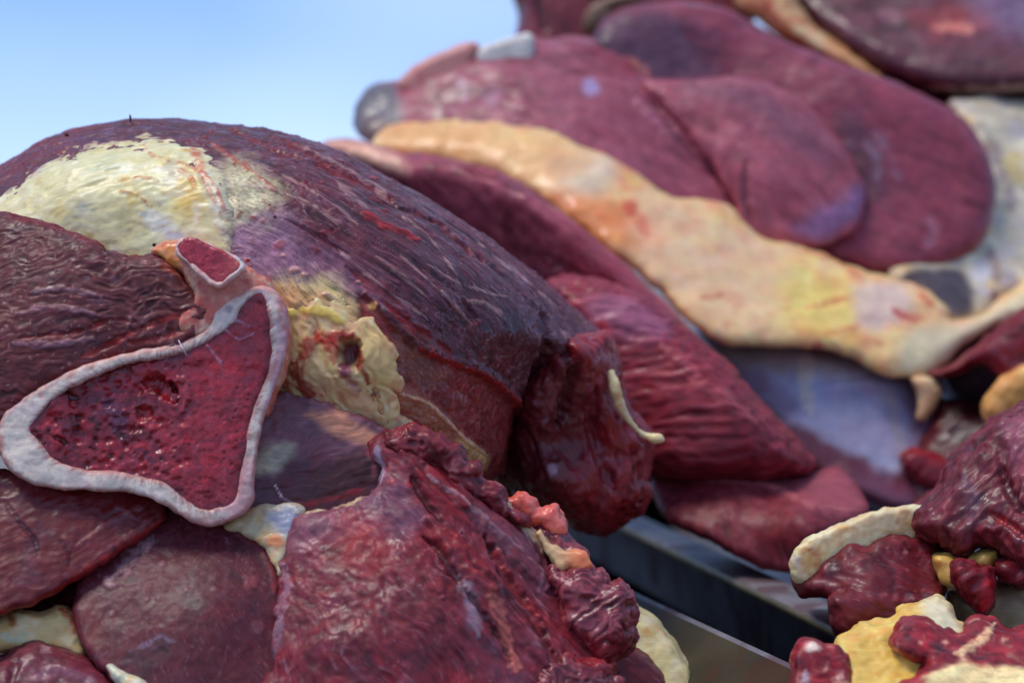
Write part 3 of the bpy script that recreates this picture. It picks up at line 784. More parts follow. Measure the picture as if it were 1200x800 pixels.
O_A7 = [(312, 850), (322, 770), (324, 700), (328, 655), (336, 624), (350, 604), (400, 592), (435, 575), (446, 545), (432, 520), (450, 508), (482, 502), (520, 520), (560, 550), (592, 582), (622, 612), (655, 645), (690, 676), (706, 700), (722, 730), (715, 780), (705, 850)]
Z_A7 = [(340, 640, .984), (450, 520, .999), (560, 570, 1.0), (660, 670, 1.0), (450, 640, .975), (560, 700, .965), (400, 760, .95), (640, 780, .965), (520, 800, .95), (340, 800, .952)]
lump('lower_right_muscle', JA, [pad(O_A7, Z_A7, 24, .0055, .09, s=5, jag=8)], M_MEAT, d_A7, (110, 36, 46), .0008, 2, 6, (10, 1.5), rag=.9)

def d_deep(s):
    s.flow(20, 20, 60); s.tint(sstep(-.1, .5, s.n3(40, 1)), (98, 28, 34), .8); s.h += 3 * s.n3(30, 3, 3); s.wet[:] = .7
lump('deep_muscle', JA, [pad([(-60, 560), (60, 590), (200, 590), (330, 560), (440, 530), (520, 540), (590, 610), (640, 690), (660, 860), (150, 860), (112, 760), (86, 752), (40, 760), (-60, 760), (-60, 700)], [(0, 600, 1.03), (200, 640, 1.015), (330, 620, 1.01), (450, 600, 1.01), (300, 800, .975), (560, 700, .99)], 20, .015, .06, s=7, jag=3)], M_MEAT, d_deep, (76, 24, 30), .0014, 3, 61)

# torn ridge along the top of it
def d_ridge(s):
    r, r2 = wrinkle(s, 50, 10, 2.4, 2, 20, 24, 38)
    s.tint(sstep(-.1, .5, s.n3(26, 1)), (136, 48, 56), .8); s.tint(sstep(.05, .5, s.n3(18, 3)), (78, 24, 32), .8)
    s.h += 4.5 * s.n3(30, 5, 3) + .7 * s.n3(7, 9, 2)
    s.tint(sstep(.5, 1, r) * sstep(0, .4, s.n3(20, 20)), (182, 130, 134), .5); s.tint(sstep(.1, -.5, r), (60, 12, 18), .6)
    s.wet[:] = .6
def d_torn(s):
    r, r2 = wrinkle(s, 44, 12, 3.0, 2, 26, 26, -38)
    s.tint(sstep(-.1, .5, s.n3(30, 1)), (138, 62, 72), .7); s.tint(sstep(.05, .5, s.n3(20, 3)), (88, 28, 36), .8)
    s.h += 5 * s.n3(34, 5, 2)
    s.area([(640, 700), (680, 745), (735, 745), (735, 775), (690, 790), (650, 750)], 10, (140, 28, 34), .6)
    s.tint(sstep(.5, 1, r), (160, 92, 100), .45); s.tint(sstep(.1, -.5, r), (64, 12, 18), .6); s.wet[:] = .85
lump('torn_ridge', JA, [pad([(446, 522), (452, 508), (466, 506), (478, 498), (496, 506), (512, 506), (526, 518), (540, 520), (548, 538), (560, 542), (568, 560), (584, 568), (596, 586), (614, 598), (622, 612), (604, 616), (586, 604), (570, 594), (548, 586), (530, 570), (510, 552), (484, 540), (464, 534)], [(460, 515, .997), (530, 540, .994), (600, 600, .993)], 12, .012, .02, s=3, jag=9)], M_MEAT, d_ridge, (112, 36, 44), .0007, 1, 7, rag=1.2)
lump('torn_lobe', JA, [pad([(640, 668), (652, 660), (668, 664), (684, 658), (696, 668), (706, 664), (712, 684), (724, 680), (734, 686), (740, 700), (742, 712), (748, 718), (743, 732), (746, 744), (736, 760), (726, 770), (706, 776), (690, 772), (668, 752), (650, 724)], [(660, 690, .985), (690, 700, .977), (720, 730, .978), (700, 760, .973)], 24, .020, .04, s=3, jag=8)], M_MEAT, d_torn, (116, 46, 56), .0007, 1, 8, rag=1.2)
lump('torn_lobe', JA, [pad([(636, 772), (660, 760), (684, 768), (706, 764), (722, 772), (718, 788), (730, 796), (716, 820), (700, 850), (630, 850), (620, 800)], [(680, 800, .965), (640, 790, .96), (700, 840, .955), (715, 780, .972)], 20, .016, .04, s=3, jag=9)], M_MEAT, d_torn, (100, 34, 42), .0008, 1, 9, rag=1.2)

# a dark wedge of muscle between bone and fat pocket
def d_A9(s):
    r, r2 = wrinkle(s, 80, 10, .8, 2, 14, 40, -14)
    s.tint(sstep(-.2, .4, s.n3(50, 1)), (98, 64, 80), .7); s.tint(sstep(.0, .5, s.n3(30, 4)), (104, 38, 44), .7)
    s.area([(300, 470), (350, 470), (420, 490), (450, 525), (400, 535), (340, 528), (300, 520)], 12, (122, 80, 92), .75, wob=14, wet=.8); s.area([(360, 486), (400, 486), (440, 512), (420, 520)], 6, (206, 146, 118), .7)
    s.area([(385, 545), (435, 528), (448, 555), (410, 585), (370, 588), (350, 570)], 10, (72, 34, 32), .8, wob=12)
    s.stroke([(335, 592), (370, 588), (410, 578), (432, 570)], 4, (142, 36, 38), .8)
    s.stroke([(425, 522), (438, 540), (438, 562)], 5, (156, 80, 88), .7)
    s.area([(296, 540), (318, 520), (345, 520), (330, 548), (300, 556)], 9, (176, 166, 150), .7)
    s.stroke([(322, 568), (330, 582), (346, 592)], 1.6, (216, 186, 196), .8, wob=1, h=1)
    s.h += 1.2 * s.n3(14, 31, 2); s.wet[:] = .6
lump('inner_muscle', JA, [pad([(275, 520), (290, 470), (345, 462), (400, 480), (450, 500), (480, 530), (480, 570), (440, 610), (390, 630), (345, 630), (310, 630), (275, 590)], [(300, 540, 1.006), (360, 500, 1.011), (430, 540, 1.008), (350, 590, 1.004), (430, 600, 1.004)], 8, .002, .05, s=4, jag=6)], M_MEAT, d_A9, (86, 40, 50), .0008, 3, 10, (12, 1.6))

# fat pocket with its torn red hole
def d_A10(s):
    s.flow(62, 22, 34)
    r = s.ridge(70, 10, 5); r2 = s.ridge(34, 7, 6)
    s.h += 3.0 * s.n3(40, 3, 2) + 1.7 * np.clip(r, -.7, 1) + .6 * np.clip(r2, -.7, 1) + .5 * s.n3(12, 5, 2)
    s.tint(sstep(-.2, .4, s.n3(40, 1)), (236, 212, 158), .8); s.tint(sstep(-.05, .4, s.n3(34, 2)), (224, 164, 132), .85); s.tint(sstep(.1, .45, s.n3(26, 6)), (196, 96, 84), .7)
    s.tint(sstep(.15, .5, s.n3(26, 16)), (206, 190, 166), .6); s.tint(sstep(.7, 1, r), (240, 214, 170), .5); s.tint(sstep(.2, -.5, r), (190, 104, 80), .6); s.tint(sstep(.75, 1, r2) * sstep(0, .4, s.n3(20, 46)), (206, 110, 90), .5)
    s.area([(425, 375), (462, 415), (468, 450), (440, 452), (420, 420)], 8, (230, 196, 138), .7, wob=12, ws=14)
    for p, w, c in (([(350, 425), (365, 402), (385, 395), (394, 425)], 12, (178, 42, 42)), ([(345, 425), (355, 450), (368, 470)], 13, (166, 58, 58)), ([(380, 400), (402, 390), (424, 402)], 7, (156, 30, 30)), ([(414, 400), (422, 425), (432, 448)], 6, (150, 34, 36)),
                    ([(395, 425), (412, 445), (420, 465)], 9, (160, 84, 92)), ([(325, 440), (340, 455), (345, 475)], 9, (190, 80, 74)), ([(376, 460), (390, 480), (410, 500)], 6, (186, 92, 84))):
        s.stroke(p, w, c, .85, wob=8, ws=8, h=1, wet=.95, brk=.3)
    s.h -= 15 * s.spot(410, 414, 16, (92, 16, 20), .97, 0, 22); s.spot(405, 434, 9, (132, 84, 98), .8, 5)
    s.stroke([(320, 378), (350, 364), (385, 368), (408, 385)], 8, (228, 200, 112), .8, wob=5, h=2, brk=0)
    s.stroke([(386, 440), (416, 465), (452, 502)], 13, (218, 164, 130), .7, wob=6, h=2, brk=.2)
    s.stroke([(330, 500), (360, 495), (400, 508), (430, 515)], 6, (206, 128, 100), .8, wob=4, h=1)
    s.area([(305, 455), (328, 445), (334, 500), (312, 505)], 8, (228, 204, 134), .8)
    s.area([(300, 498), (330, 480), (356, 490), (350, 510), (310, 515)], 8, (176, 158, 150), .7)
    s.wet[:] = np.clip(.6 + .5 * s.n3(20, 44), .2, 1)
lump('fat_pocket', JA, [pad([(308, 372), (326, 352), (342, 360), (352, 340), (372, 346), (384, 354), (400, 350), (414, 366), (436, 372), (446, 394), (466, 408), (462, 428), (474, 446), (462, 462), (470, 484), (486, 504), (468, 520), (432, 514), (400, 514), (350, 504), (315, 512), (302, 500), (310, 470), (318, 430)], lambda u, v: frA1(u, v) - .0002 - .0035 * sstep(455, 350, u) * sstep(370, 430, v), 12, .0016, .03, s=3.5, jag=12)], M_FAT, d_A10, (230, 200, 156), .0007, 2, 11, (8, 2))

# sawn bone
K = 1.0
BO = [(284, 342), (300, 335), (314, 337), (328, 347), (337, 370), (337, 408), (323, 455), (309, 494), (301, 536), (298, 564), (297, 588), (280, 604), (252, 616), (227, 612), (196, 594), (157, 578), (115, 575), (70, 574), (35, 565), (10, 547), (-1, 522), (0, 490), (21, 470), (59, 446), (105, 426), (150, 413), (192, 406), (224, 396), (243, 382), (248, 366), (262, 356)]
BI = [(283, 362), (300, 348), (309, 352), (315, 385), (314, 431), (301, 464), (291, 497), (283, 540), (277, 580), (259, 593), (241, 596), (224, 589), (196, 566), (157, 557), (136, 553), (101, 550), (66, 537), (45, 515), (38, 503), (46, 488), (73, 461), (115, 440), (157, 426), (196, 418), (227, 409), (259, 391), (277, 376)]
Z_B = [(20, 510, .992), (150, 420, .996), (150, 570, .988), (320, 360, 1.0), (260, 605, .988), (330, 450, .997)]
B = bpy.data.objects.new('bone', None); COL.objects.link(B); B.parent = JA
def d_bone(s):
    di = seg_dist(s.U, s.V, spline(BI, 8), True)[0]; do = seg_dist(s.U, s.V, spline(BO, 8), True)[0]
    ang = np.arctan2(s.V - 490, s.U - 190)
    st = perlin(ang * 64, di / 30, s.w * 0, 4); s.tint(sstep(-.3, .5, st), (236, 222, 206), .3); s.tint(sstep(.1, .6, -st), (198, 164, 156), .35)
    s.h += .1 * st + .4 * s.n3(9, 2, 2) + .8 * s.n3(30, 12, 2)
    s.tint(sstep(.1, .5, s.n3(40, 3)), (222, 190, 186), .6); s.tint(sstep(.2, .6, s.n3(28, 8)), (216, 206, 178), .6)
    e = 1 - sstep(0, 9, di + 7 * perlin(ang * 55, di / 40, s.w * 0, 9) + 3 * s.n3(6, 5, 2)); s.tint(e, (170, 70, 74), .8)
    e = 1 - sstep(0, 9, do + 7 * s.n3(10, 6, 2)); s.tint(e, (196, 112, 104), .75)
    s.area([(326, 340), (345, 370), (340, 420), (322, 462), (316, 440), (328, 400), (326, 370)], 4, (204, 128, 120), .9, wob=5); s.area([(222, 604), (256, 606), (296, 580), (306, 596), (280, 616), (236, 622)], 5, (206, 140, 130), .7, wob=5)
    s.area([(250, 350), (284, 350), (282, 380), (262, 396), (246, 388)], 6, (226, 196, 184), .6)
    k = sstep(.0, .5, s.n3(14, 30)); s.tint(k, (226, 196, 186), .5)
    s.area([(276, 540), (300, 540), (300, 590), (276, 606), (262, 596)], 8, (206, 140, 142), .6)
    s.stroke([(322, 372), (332, 400), (326, 440), (312, 480)], 8, (210, 168, 180), .6, wob=4)
    s.spot(268, 362, 6, (140, 110, 130), .6); s.spot(48, 462, 5, (206, 130, 120), .7)
    s.stroke([(300, 346), (306, 342), (326, 360)], 7, (222, 186, 190), .7)
    s.wet[:] = .4
lump('cortical_ring', B, [pad(BO, Z_B, 5, .0016, .03, s=2.5, holes=[BI], jag=1.4)], M_BONE, d_bone, (236, 212, 188), .0006, 2, 12, (8, 2))
def d_marrow(s):
    w1, w2 = worley(s.x / 6.2, s.y / 6.2, s.w / 6.2, 5); v1, v2 = worley(s.x / 13, s.y / 13, s.w / 13, 9)
    left = sstep(260, 150, s.U + 40 * s.n3(40, 3))
    hk = sstep(-.2, .35, s.n3(26, 51)); s.h += -2.0 * hk * sstep(.45, .0, w1) + .8 * s.n3(7, 52, 2) + left * (-3.6 * sstep(.5, .05, v1) + 2.5 * s.n3(14, 7, 2)) + 2.0 * s.n3(30, 8)
    s.tint(sstep(-.1, .5, s.n3(40, 1)), (166, 46, 56), .7); s.tint(hk * sstep(.35, .0, w1), (66, 10, 20), .75)
    s.tint(sstep(.1, .5, s.n3(11, 13)), (164, 66, 80), .4)
    s.tint(left * sstep(-.1, .4, s.n3(26, 4)), (100, 30, 44), .7); s.tint(left * sstep(-.1, .35, s.n3(22, 14)), (112, 8, 16), .85); s.tint(left * sstep(.1, .4, s.n3(12, 24)), (60, 6, 12), .8); s.tint(sstep(.15, .5, s.n3(9, 34)), (168, 70, 86), .4); s.tint(sstep(.0, .5, s.n3(24, 36)), (116, 20, 30), .6)
    for p, w, c, h in (([(165, 448), (190, 452), (205, 470)], 13, (150, 10, 12), -10), ([(160, 480), (178, 488)], 11, (176, 14, 16), -6), ([(198, 448), (206, 460)], 5, (60, 6, 10), -8), ([(80, 460), (92, 470)], 6, (52, 8, 14), -5), ([(62, 512), (80, 520)], 5, (56, 8, 14), -4),
                       ([(120, 470), (140, 485), (135, 505)], 14, (106, 48, 74), 2), ([(205, 440), (220, 452), (215, 480)], 6, (170, 56, 62), 2)):
        s.stroke(p, w, c, .85, wob=7, ws=8, h=h, wet=1)
    di = seg_dist(s.U, s.V, spline(BI, 8), True)[0]; e = 1 - sstep(0, 9, di + 6 * s.n3(6, 5, 2)); s.tint(e, (86, 14, 26), .6)
    for p in ([(255, 378), (280, 398), (300, 388)], [(270, 372), (296, 384)], [(240, 400), (262, 430)]): s.stroke(p, 2, (196, 150, 166), .6, wob=2, h=1)
    s.wet[:] = np.clip(.7 + .5 * s.n3(15, 44), .2, 1)
zb = tps(Z_B)
MO = [(280, 352), (302, 340), (318, 345), (322, 385), (318, 431), (304, 464), (295, 498), (287, 540), (281, 582), (262, 602), (240, 605), (220, 597), (192, 572), (157, 564), (136, 560), (101, 557), (62, 544), (38, 519), (31, 503), (39, 484), (68, 458), (112, 437), (155, 423), (194, 416), (223, 407), (252, 390), (268, 374)]
lump('marrow', B, [pad(MO, lambda u, v: zb(u, v) + .0008 + .0035 * sstep(210, 140, u) * sstep(60, 100, u), 8, .001, .02, s=4)], M_MARROW, d_marrow, (176, 36, 44), .0006, 1, 13, (5, 3))
for p, w in (([(209, 398, .994), (214, 408, .991), (220, 418, .993)], 1.2), ([(194, 406, .995), (204, 403, .992), (214, 408, .9915)], .8)):
    lump('bone_sliver', B, [tube(p, w * .9, 6, 2)], M_BONE, None, (222, 200, 204), .0004, 0, 14)

# pink capsule and the small second bone above it
def d_caps(s):
    s.tint(sstep(-.1, .5, s.n3(36, 1)), (224, 152, 130), .8); s.tint(sstep(.0, .5, s.n3(22, 2)), (190, 76, 70), .7); s.tint(sstep(.1, .5, s.n3(18, 6)), (222, 190, 160), .7)
    s.area([(180, 290), (204, 282), (210, 312), (196, 316)], 6, (216, 146, 84), .8)
    s.area([(210, 370), (235, 345), (250, 360), (248, 385)], 8, (196, 84, 76), .6)
    s.stroke([(292, 312), (318, 332), (338, 368), (340, 410)], 7, (214, 142, 122), .7)
    s.tint(sstep(.05, .4, s.n3(13, 12)), (232, 196, 176), .6); s.tint(sstep(.15, .5, s.n3(11, 13)), (170, 46, 48), .6)
    s.h += 1.8 * s.n3(18, 4, 3) + .8 * s.n3(6, 5); s.wet[:] = .75
lump('cartilage', JA, [pad([(176, 294), (188, 284), (206, 281), (240, 284), (285, 306), (308, 322), (327, 345), (340, 374), (341, 412), (326, 460), (314, 490), (304, 470), (300, 400), (262, 390), (236, 402), (212, 392), (204, 378), (214, 360), (226, 345), (212, 322), (194, 310)],
                           [(190, 295, 1.006), (260, 330, 1.001), (300, 330, 1.005), (325, 365, 1.007), (230, 370, .9985), (335, 450, 1.007)], 10, .006, .03, s=3.5, jag=4)], M_FAT, d_caps, (212, 132, 116), .0008, 3, 15, (8, 3))
SB = [(206, 287), (213, 279), (226, 277), (246, 285), (268, 296), (283, 305), (288, 314), (280, 322), (269, 328), (258, 336), (246, 334), (235, 325), (219, 311), (208, 299)]
SI = [(211, 288), (217, 282), (227, 281), (245, 289), (266, 300), (279, 308), (276, 316), (266, 324), (257, 330), (248, 326), (238, 316), (224, 305), (213, 296)]
s2 = bpy.data.objects.new('small_bone', None); COL.objects.link(s2); s2.parent = JA
ZS = [(210, 285, .998), (280, 315, .992), (250, 330, .99)]
lump('cortical_ring', s2, [pad(SB, ZS, 4, .0035, .02, s=2, holes=[SI], jag=2.5)], M_BONE, lambda s: (s.tint(sstep(-.1, .4, s.n3(14, 1)), (206, 110, 104), .7), s.tint(sstep(262, 285, s.U), (232, 214, 204), .8), s.tint(1 - sstep(0, 2.5, seg_dist(s.U, s.V, SI, True)[0]), (190, 90, 90), .7)), (224, 178, 164), .0005, 1, 16)
zs = tps(ZS)
def d_sm(s):
    w1, w2 = worley(s.x / 5, s.y / 5, s.w / 5, 5); s.h -= 1.0 * sstep(.4, 0, w1)
    s.tint(sstep(-.2, .4, s.n3(20, 1)), (176, 56, 66), .7); s.tint(sstep(.3, 0, w1), (110, 20, 32), .5); s.tint(sstep(250, 285, s.U), (206, 96, 80), .6); s.wet[:] = .6
lump('marrow', s2, [pad([(208, 289), (216, 280), (228, 279), (246, 287), (268, 298), (282, 308), (278, 318), (267, 327), (257, 333), (246, 329), (236, 319), (221, 307), (211, 298)], lambda u, v: zs(u, v) + .0004, 3, .0006, .012, s=2.5)], M_MARROW, d_sm, (164, 40, 52), .0005, 1, 17, (5, 3))

# fat seams between the lower muscles
def d_fat(s):
    s.tint(sstep(-.1, .5, s.n3(26, 1)), (236, 222, 190), .8); s.tint(sstep(.05, .5, s.n3(20, 2)), (226, 176, 110), .7); s.tint(sstep(.2, .6, s.n3(16, 6)), (206, 120, 90), .6)
    s.h += 2.2 * s.n3(16, 4, 3) + .8 * s.n3(6, 5); s.wet[:] = .6
def d_seam(s):
    d_fat(s)
    s.area([(312, 600), (345, 592), (372, 596), (350, 620), (325, 628)], 7, (150, 156, 186), .8)
    s.spot(322, 634, 14, (222, 140, 98), .85, 2, 9); s.stroke([(345, 600), (380, 594), (400, 590)], 5, (206, 190, 150), .7)
lump('fat_seam', JA, [pad([(258, 614), (282, 602), (302, 592), (336, 590), (356, 596), (346, 612), (342, 630), (334, 650), (328, 676), (318, 660), (310, 646), (296, 630), (276, 622)], [(280, 612, .9975), (330, 610, .9945), (322, 650, .9845)], 8, .0015, .02, s=3, jag=5)], M_FAT, d_seam, (196, 176, 146), .0007, 2, 18)
lump('fat_seam', JA, [pad([(-40, 732), (0, 720), (26, 714), (50, 716), (72, 708), (84, 712), (94, 726), (98, 752), (106, 776), (80, 772), (40, 762), (-40, 766)], [(0, 740, .978), (80, 730, .982), (90, 765, .975)], 14, .010, .03, s=3, jag=4)], M_FAT,
     lambda s: (d_fat(s), s.stroke([(70, 712), (84, 722), (92, 745)], 9, (186, 50, 44), .8), s.stroke([(0, 744), (20, 748), (34, 742)], 8, (196, 204, 180), .8), s.stroke([(10, 716), (16, 735)], 6, (150, 70, 40), .8)), (222, 190, 140), .0008, 2, 19)
# pink lumps of fat on the far shoulder of the lower muscle
def d_pink(s):
    s.tint(sstep(-.1, .5, s.n3(18, 1)), (236, 150, 136), .8); s.tint(sstep(.1, .6, s.n3(14, 2)), (200, 70, 66), .7); w1, w2 = worley(s.x / 17, s.y / 15, s.w / 17, 4); s.h += 4 * (w2 - w1) + 1.5 * s.n3(14, 3, 2); s.wet[:] = .7
lump('fat_lump', JA, [pad([(586, 580), (597, 582), (606, 574), (620, 578), (628, 588), (632, 596), (646, 594), (658, 600), (661, 612), (664, 626), (648, 628), (632, 620), (616, 614), (602, 600)], [(605, 590, 1.008), (650, 612, 1.005)], 9, .007, .03, s=3, jag=6)], M_FAT, d_pink, (220, 118, 108), .0007, 1, 20, rag=1.5)
lump('fat_lump', JA, [pad([(626, 622), (636, 624), (644, 634), (656, 636), (664, 643), (674, 644), (688, 650), (693, 662), (682, 670), (668, 664), (654, 666), (642, 652)], [(620, 615, 1.001), (660, 650, .9895), (685, 660, .9895)], 6, .0022, .02, s=3, jag=6)], M_FAT, lambda s: (s.tint(sstep(645, 685, s.U), (226, 130, 96), .9), s.tint(sstep(.1, .5, s.n3(14, 2)), (220, 190, 150), .6)), (206, 176, 138), .0007, 1, 21, rag=1.5)
lump('shoulder_muscle', JA, [pad([(620, 616), (650, 618), (672, 636), (688, 656), (680, 672), (650, 660), (630, 640)], [(640, 630, 1.006), (680, 660, .998)], 12, .01, .03, s=3, jag=5)], M_MEAT, d_torn, (112, 44, 56), .0008, 1, 62)

# the hanging flap at its far right end, with a strip of fat
def d_flap(s):
    s.flow(60, 18, 60)
    A = s.fn(70, 12, 1, 3); s.tint(sstep(-.1, .5, A), (132, 52, 62), .7); s.tint(sstep(0, .5, -A), (86, 22, 30), .7)
    s.h += 3.5 * A + 7 * s.n3(46, 3, 2) + 2.4 * np.clip(s.ridge(34, 12, 5), -.5, 1)
    s.area([(590, 480), (640, 430), (685, 440), (690, 500), (665, 570), (600, 590)], 20, (90, 36, 44), .8, h=-5)  # shade beneath the overhanging muscle, painted into the flap's left part
    s.stroke([(650, 400), (672, 430), (668, 465), (655, 500)], 10, (72, 16, 22), .8, h=-9, brk=0)
    s.stroke([(700, 455), (694, 500), (705, 540), (720, 575)], 12, (96, 30, 40), .5, h=-7, brk=0); s.stroke([(735, 540), (722, 570), (700, 600)], 12, (150, 60, 70), .5, h=5, brk=0)
    s.stroke([(690, 430), (712, 420), (722, 440)], 9, (140, 96, 104), .6, h=2)
    s.spot(648, 548, 9, (170, 140, 160), .6); s.spot(640, 492, 7, (150, 120, 150), .6)
    s.tint(sstep(.1, .5, s.n3(18, 9)), (150, 92, 100), .35); s.wet[:] = np.clip(.7 + .4 * s.n3(20, 44), .2, 1)
FL = lump('flap', JA, [pad([(600, 480), (618, 440), (655, 400), (700, 392), (720, 408), (726, 436), (734, 470), (752, 498), (766, 512), (764, 540), (756, 560), (758, 586), (742, 604), (712, 620), (684, 618), (660, 606), (630, 596), (600, 590), (582, 560)],
     [(620, 470, 1.105), (640, 560, 1.118), (700, 430, 1.12), (740, 540, 1.135), (660, 520, 1.13), (700, 590, 1.135), (600, 560, 1.15)], 34, .036, .08, s=5, jag=7)], M_MEAT, d_flap, (130, 36, 42), .001, 2, 22, (10, 1.8), rag=1.4)
lump('fat_strip', FL, [tube([(716, 434, 1.128, .6), (720, 452, 1.126, 1.0), (727, 474, 1.1275, .9), (740, 496, 1.131, .7), (755, 509, 1.132, .6), (770, 514, 1.130, 1.1), (778, 512, 1.129, .7)], 6.5)], M_FAT, d_fat, (236, 214, 170), .0008, 1, 23)

# crumbs, a hair and small beads caught on the surface
for u, v, r, c in ((258, 215, 4, (150, 20, 24)), (322, 254, 3.5, (70, 66, 50)), (316, 240, 3, (120, 30, 26)), (181, 287, 3, (40, 36, 26)), (92, 300, 2.2, (180, 150, 140)), (290, 305, 3, (150, 40, 40)), (78, 158, 4, (96, 26, 30)), (113, 407, 2, (190, 180, 150)), (518, 341, 3, (190, 170, 160))):
    z = float(frA1(np.array([u]), np.array([v]))[0]) - .004 if not (u == 113 or u == 92) else 1.0
    lump('crumb', JA, [blob(u, v, z + .0012, r * .62, r * .45, r * .6, 30)], M_MEAT, None, c, .0004, 1, 24)
lump('bristle', JA, [tube([(153, 150, 1.115), (153, 142, 1.113), (152, 134, 1.11)], .6, 6, 2)], M_MEAT, None, (90, 30, 32), .0004, 0, 25)
# ------------------------------------------------------------------ the joint behind: two round muscles over a long fat band
JB = thing('meat_joint', 860, 600, 1.50, 'blurred purple joint behind, two rounded muscles above a long cream and orange fat band', 'meat joint', 'bone-in joints')

def soft_meat(s, slope=30, la=120, lb=18, amp=2.0, hi=(148, 86, 102), lo=(102, 40, 54)):
    s.flow(slope, 20, 90)
    A = s.fn(la, lb, 1, 3); B = s.n3(50, 2, 3)
    s.tint(sstep(-.1, .5, A), hi, .7); s.tint(sstep(.0, .5, -A), lo, .8); s.tint(sstep(.1, .5, B), hi, .5)
    s.h += amp * A + amp * 1.5 * B + .6 * s.n3(14, 7, 2)
    s.wet[:] = np.clip(.55 + .6 * s.n3(40, 44), .1, 1)

def d_B1(s):
    soft_meat(s, 20)
    s.area([(410, 100), (440, 90), (468, 110), (470, 150), (440, 165), (415, 155)], 8, (92, 92, 98), .9)
    s.area([(425, 140), (450, 140), (470, 160), (440, 170)], 8, (96, 60, 56), .6)
    s.stroke([(505, 95), (512, 120), (512, 148)], 10, (150, 128, 120), .7, wob=6)
    s.stroke([(540, 95), (544, 120)], 6, (160, 140, 170), .6, wob=5)
    s.spot(692, 102, 14, (156, 140, 178), .8); s.spot(655, 60, 12, (150, 96, 110), .6); s.spot(575, 112, 16, (150, 110, 136), .6)
    s.stroke([(690, 60), (735, 78), (752, 84)], 10, (122, 44, 56), .6, h=-2)
    for p in ([(560, 62), (620, 70), (680, 66)], [(500, 112), (600, 105), (640, 110)]): s.stroke(p, 9, (98, 40, 54), .7, wob=8)
    for p in ([(800, 120), (838, 172), (862, 215)], [(770, 130), (806, 178), (840, 200)], [(740, 110), (790, 168)]): s.stroke(p, 7, (160, 100, 120), .7, wob=6, h=3)
    s.stroke([(760, 115), (800, 170), (850, 215), (872, 262)], 7, (74, 24, 38), .6, h=-5)
lump('left_muscle', JB, [pad([(416, 152), (420, 116), (438, 98), (474, 93), (500, 74), (540, 60), (580, 53), (612, 44), (640, 46), (680, 41), (715, 56), (745, 78), (772, 100), (812, 130), (845, 180), (868, 225), (880, 275), (850, 300), (760, 250), (690, 210), (620, 180), (560, 170), (480, 170), (440, 170)],
     [(440, 130, 1.50), (600, 90, 1.49), (700, 120, 1.475), (840, 230, 1.46), (700, 60, 1.52)], 22, .009, .10, s=6, jag=3)], M_MEAT, d_B1, (142, 76, 90), .0017, 3, 31, (10, 2), rag=.4)

def d_B1b(s):
    soft_meat(s, 35, hi=(156, 92, 106), lo=(116, 48, 62))
    s.area([(800, 105), (880, 100), (950, 140), (980, 190), (930, 180), (870, 130)], 24, (112, 72, 86), .8)
    s.area([(930, 270), (975, 240), (1012, 215), (1008, 255), (970, 282)], 12, (138, 108, 148), .75)
    s.stroke([(875, 190), (872, 225), (880, 262)], 6, (80, 26, 40), .7, h=-4)
    s.stroke([(862, 160), (880, 178), (920, 205), (960, 245)], 9, (152, 88, 104), .7, wob=6)
lump('middle_muscle', JB, [pad([(752, 95), (800, 94), (850, 91), (900, 97), (944, 122), (978, 157), (1003, 190), (1013, 225), (1008, 256), (990, 276), (950, 292), (905, 292), (870, 275), (850, 220), (810, 165), (775, 128)],
     [(800, 110, 1.487), (900, 200, 1.457), (990, 220, 1.467), (900, 270, 1.452), (920, 120, 1.487)], 30, .010, .09, s=6, jag=2)], M_MEAT, d_B1b, (150, 80, 94), .0017, 3, 32, (10, 2), rag=.4)

def d_B2(s):
    soft_meat(s, lambda x: 0.00085 * np.maximum(x - 750, 0) ** 2, hi=(124, 60, 78), lo=(98, 38, 52), amp=1.6)
    s.area([(690, 60), (705, 25), (770, 15), (830, 40), (850, 85), (790, 100), (740, 95)], 16, (86, 60, 78), .85)
    s.stroke([(700, 40), (712, 66), (730, 80)], 9, (60, 54, 50), .8)
    s.stroke([(734, 68), (752, 80), (762, 92)], 8, (170, 104, 92), .8, wob=3)
    s.stroke([(800, 30), (830, 60), (862, 95)], 16, (96, 24, 40), .6)
    s.area([(985, 130), (1015, 150), (1040, 200), (1040, 235), (1010, 225), (985, 180)], 16, (74, 48, 62), .7)
    for p in ([(1020, 150), (1045, 185), (1050, 215)], [(1010, 160), (1030, 190), (1025, 215)]): s.stroke(p, 6, (130, 108, 130), .6, wob=8)
    s.stroke([(1085, 250), (1095, 270), (1088, 290)], 8, (140, 104, 124), .6, wob=6)
lump('outer_muscle', JB, [pad([(694, 62), (702, 30), (728, 10), (780, 3), (840, 6), (885, 28), (935, 54), (992, 76), (1060, 100), (1110, 125), (1142, 152), (1161, 190), (1166, 230), (1157, 272), (1132, 301), (1090, 318), (1040, 322), (1000, 315), (970, 305), (930, 280), (850, 240), (780, 180), (730, 110)],
     [(720, 40, 1.53), (860, 60, 1.535), (1000, 120, 1.505), (1120, 200, 1.49), (1050, 300, 1.465), (950, 230, 1.49), (830, 160, 1.51)], 34, .014, .10, s=7, jag=2)], M_MEAT, d_B2, (128, 60, 76), .002, 3, 33, (10, 2), rag=.4)

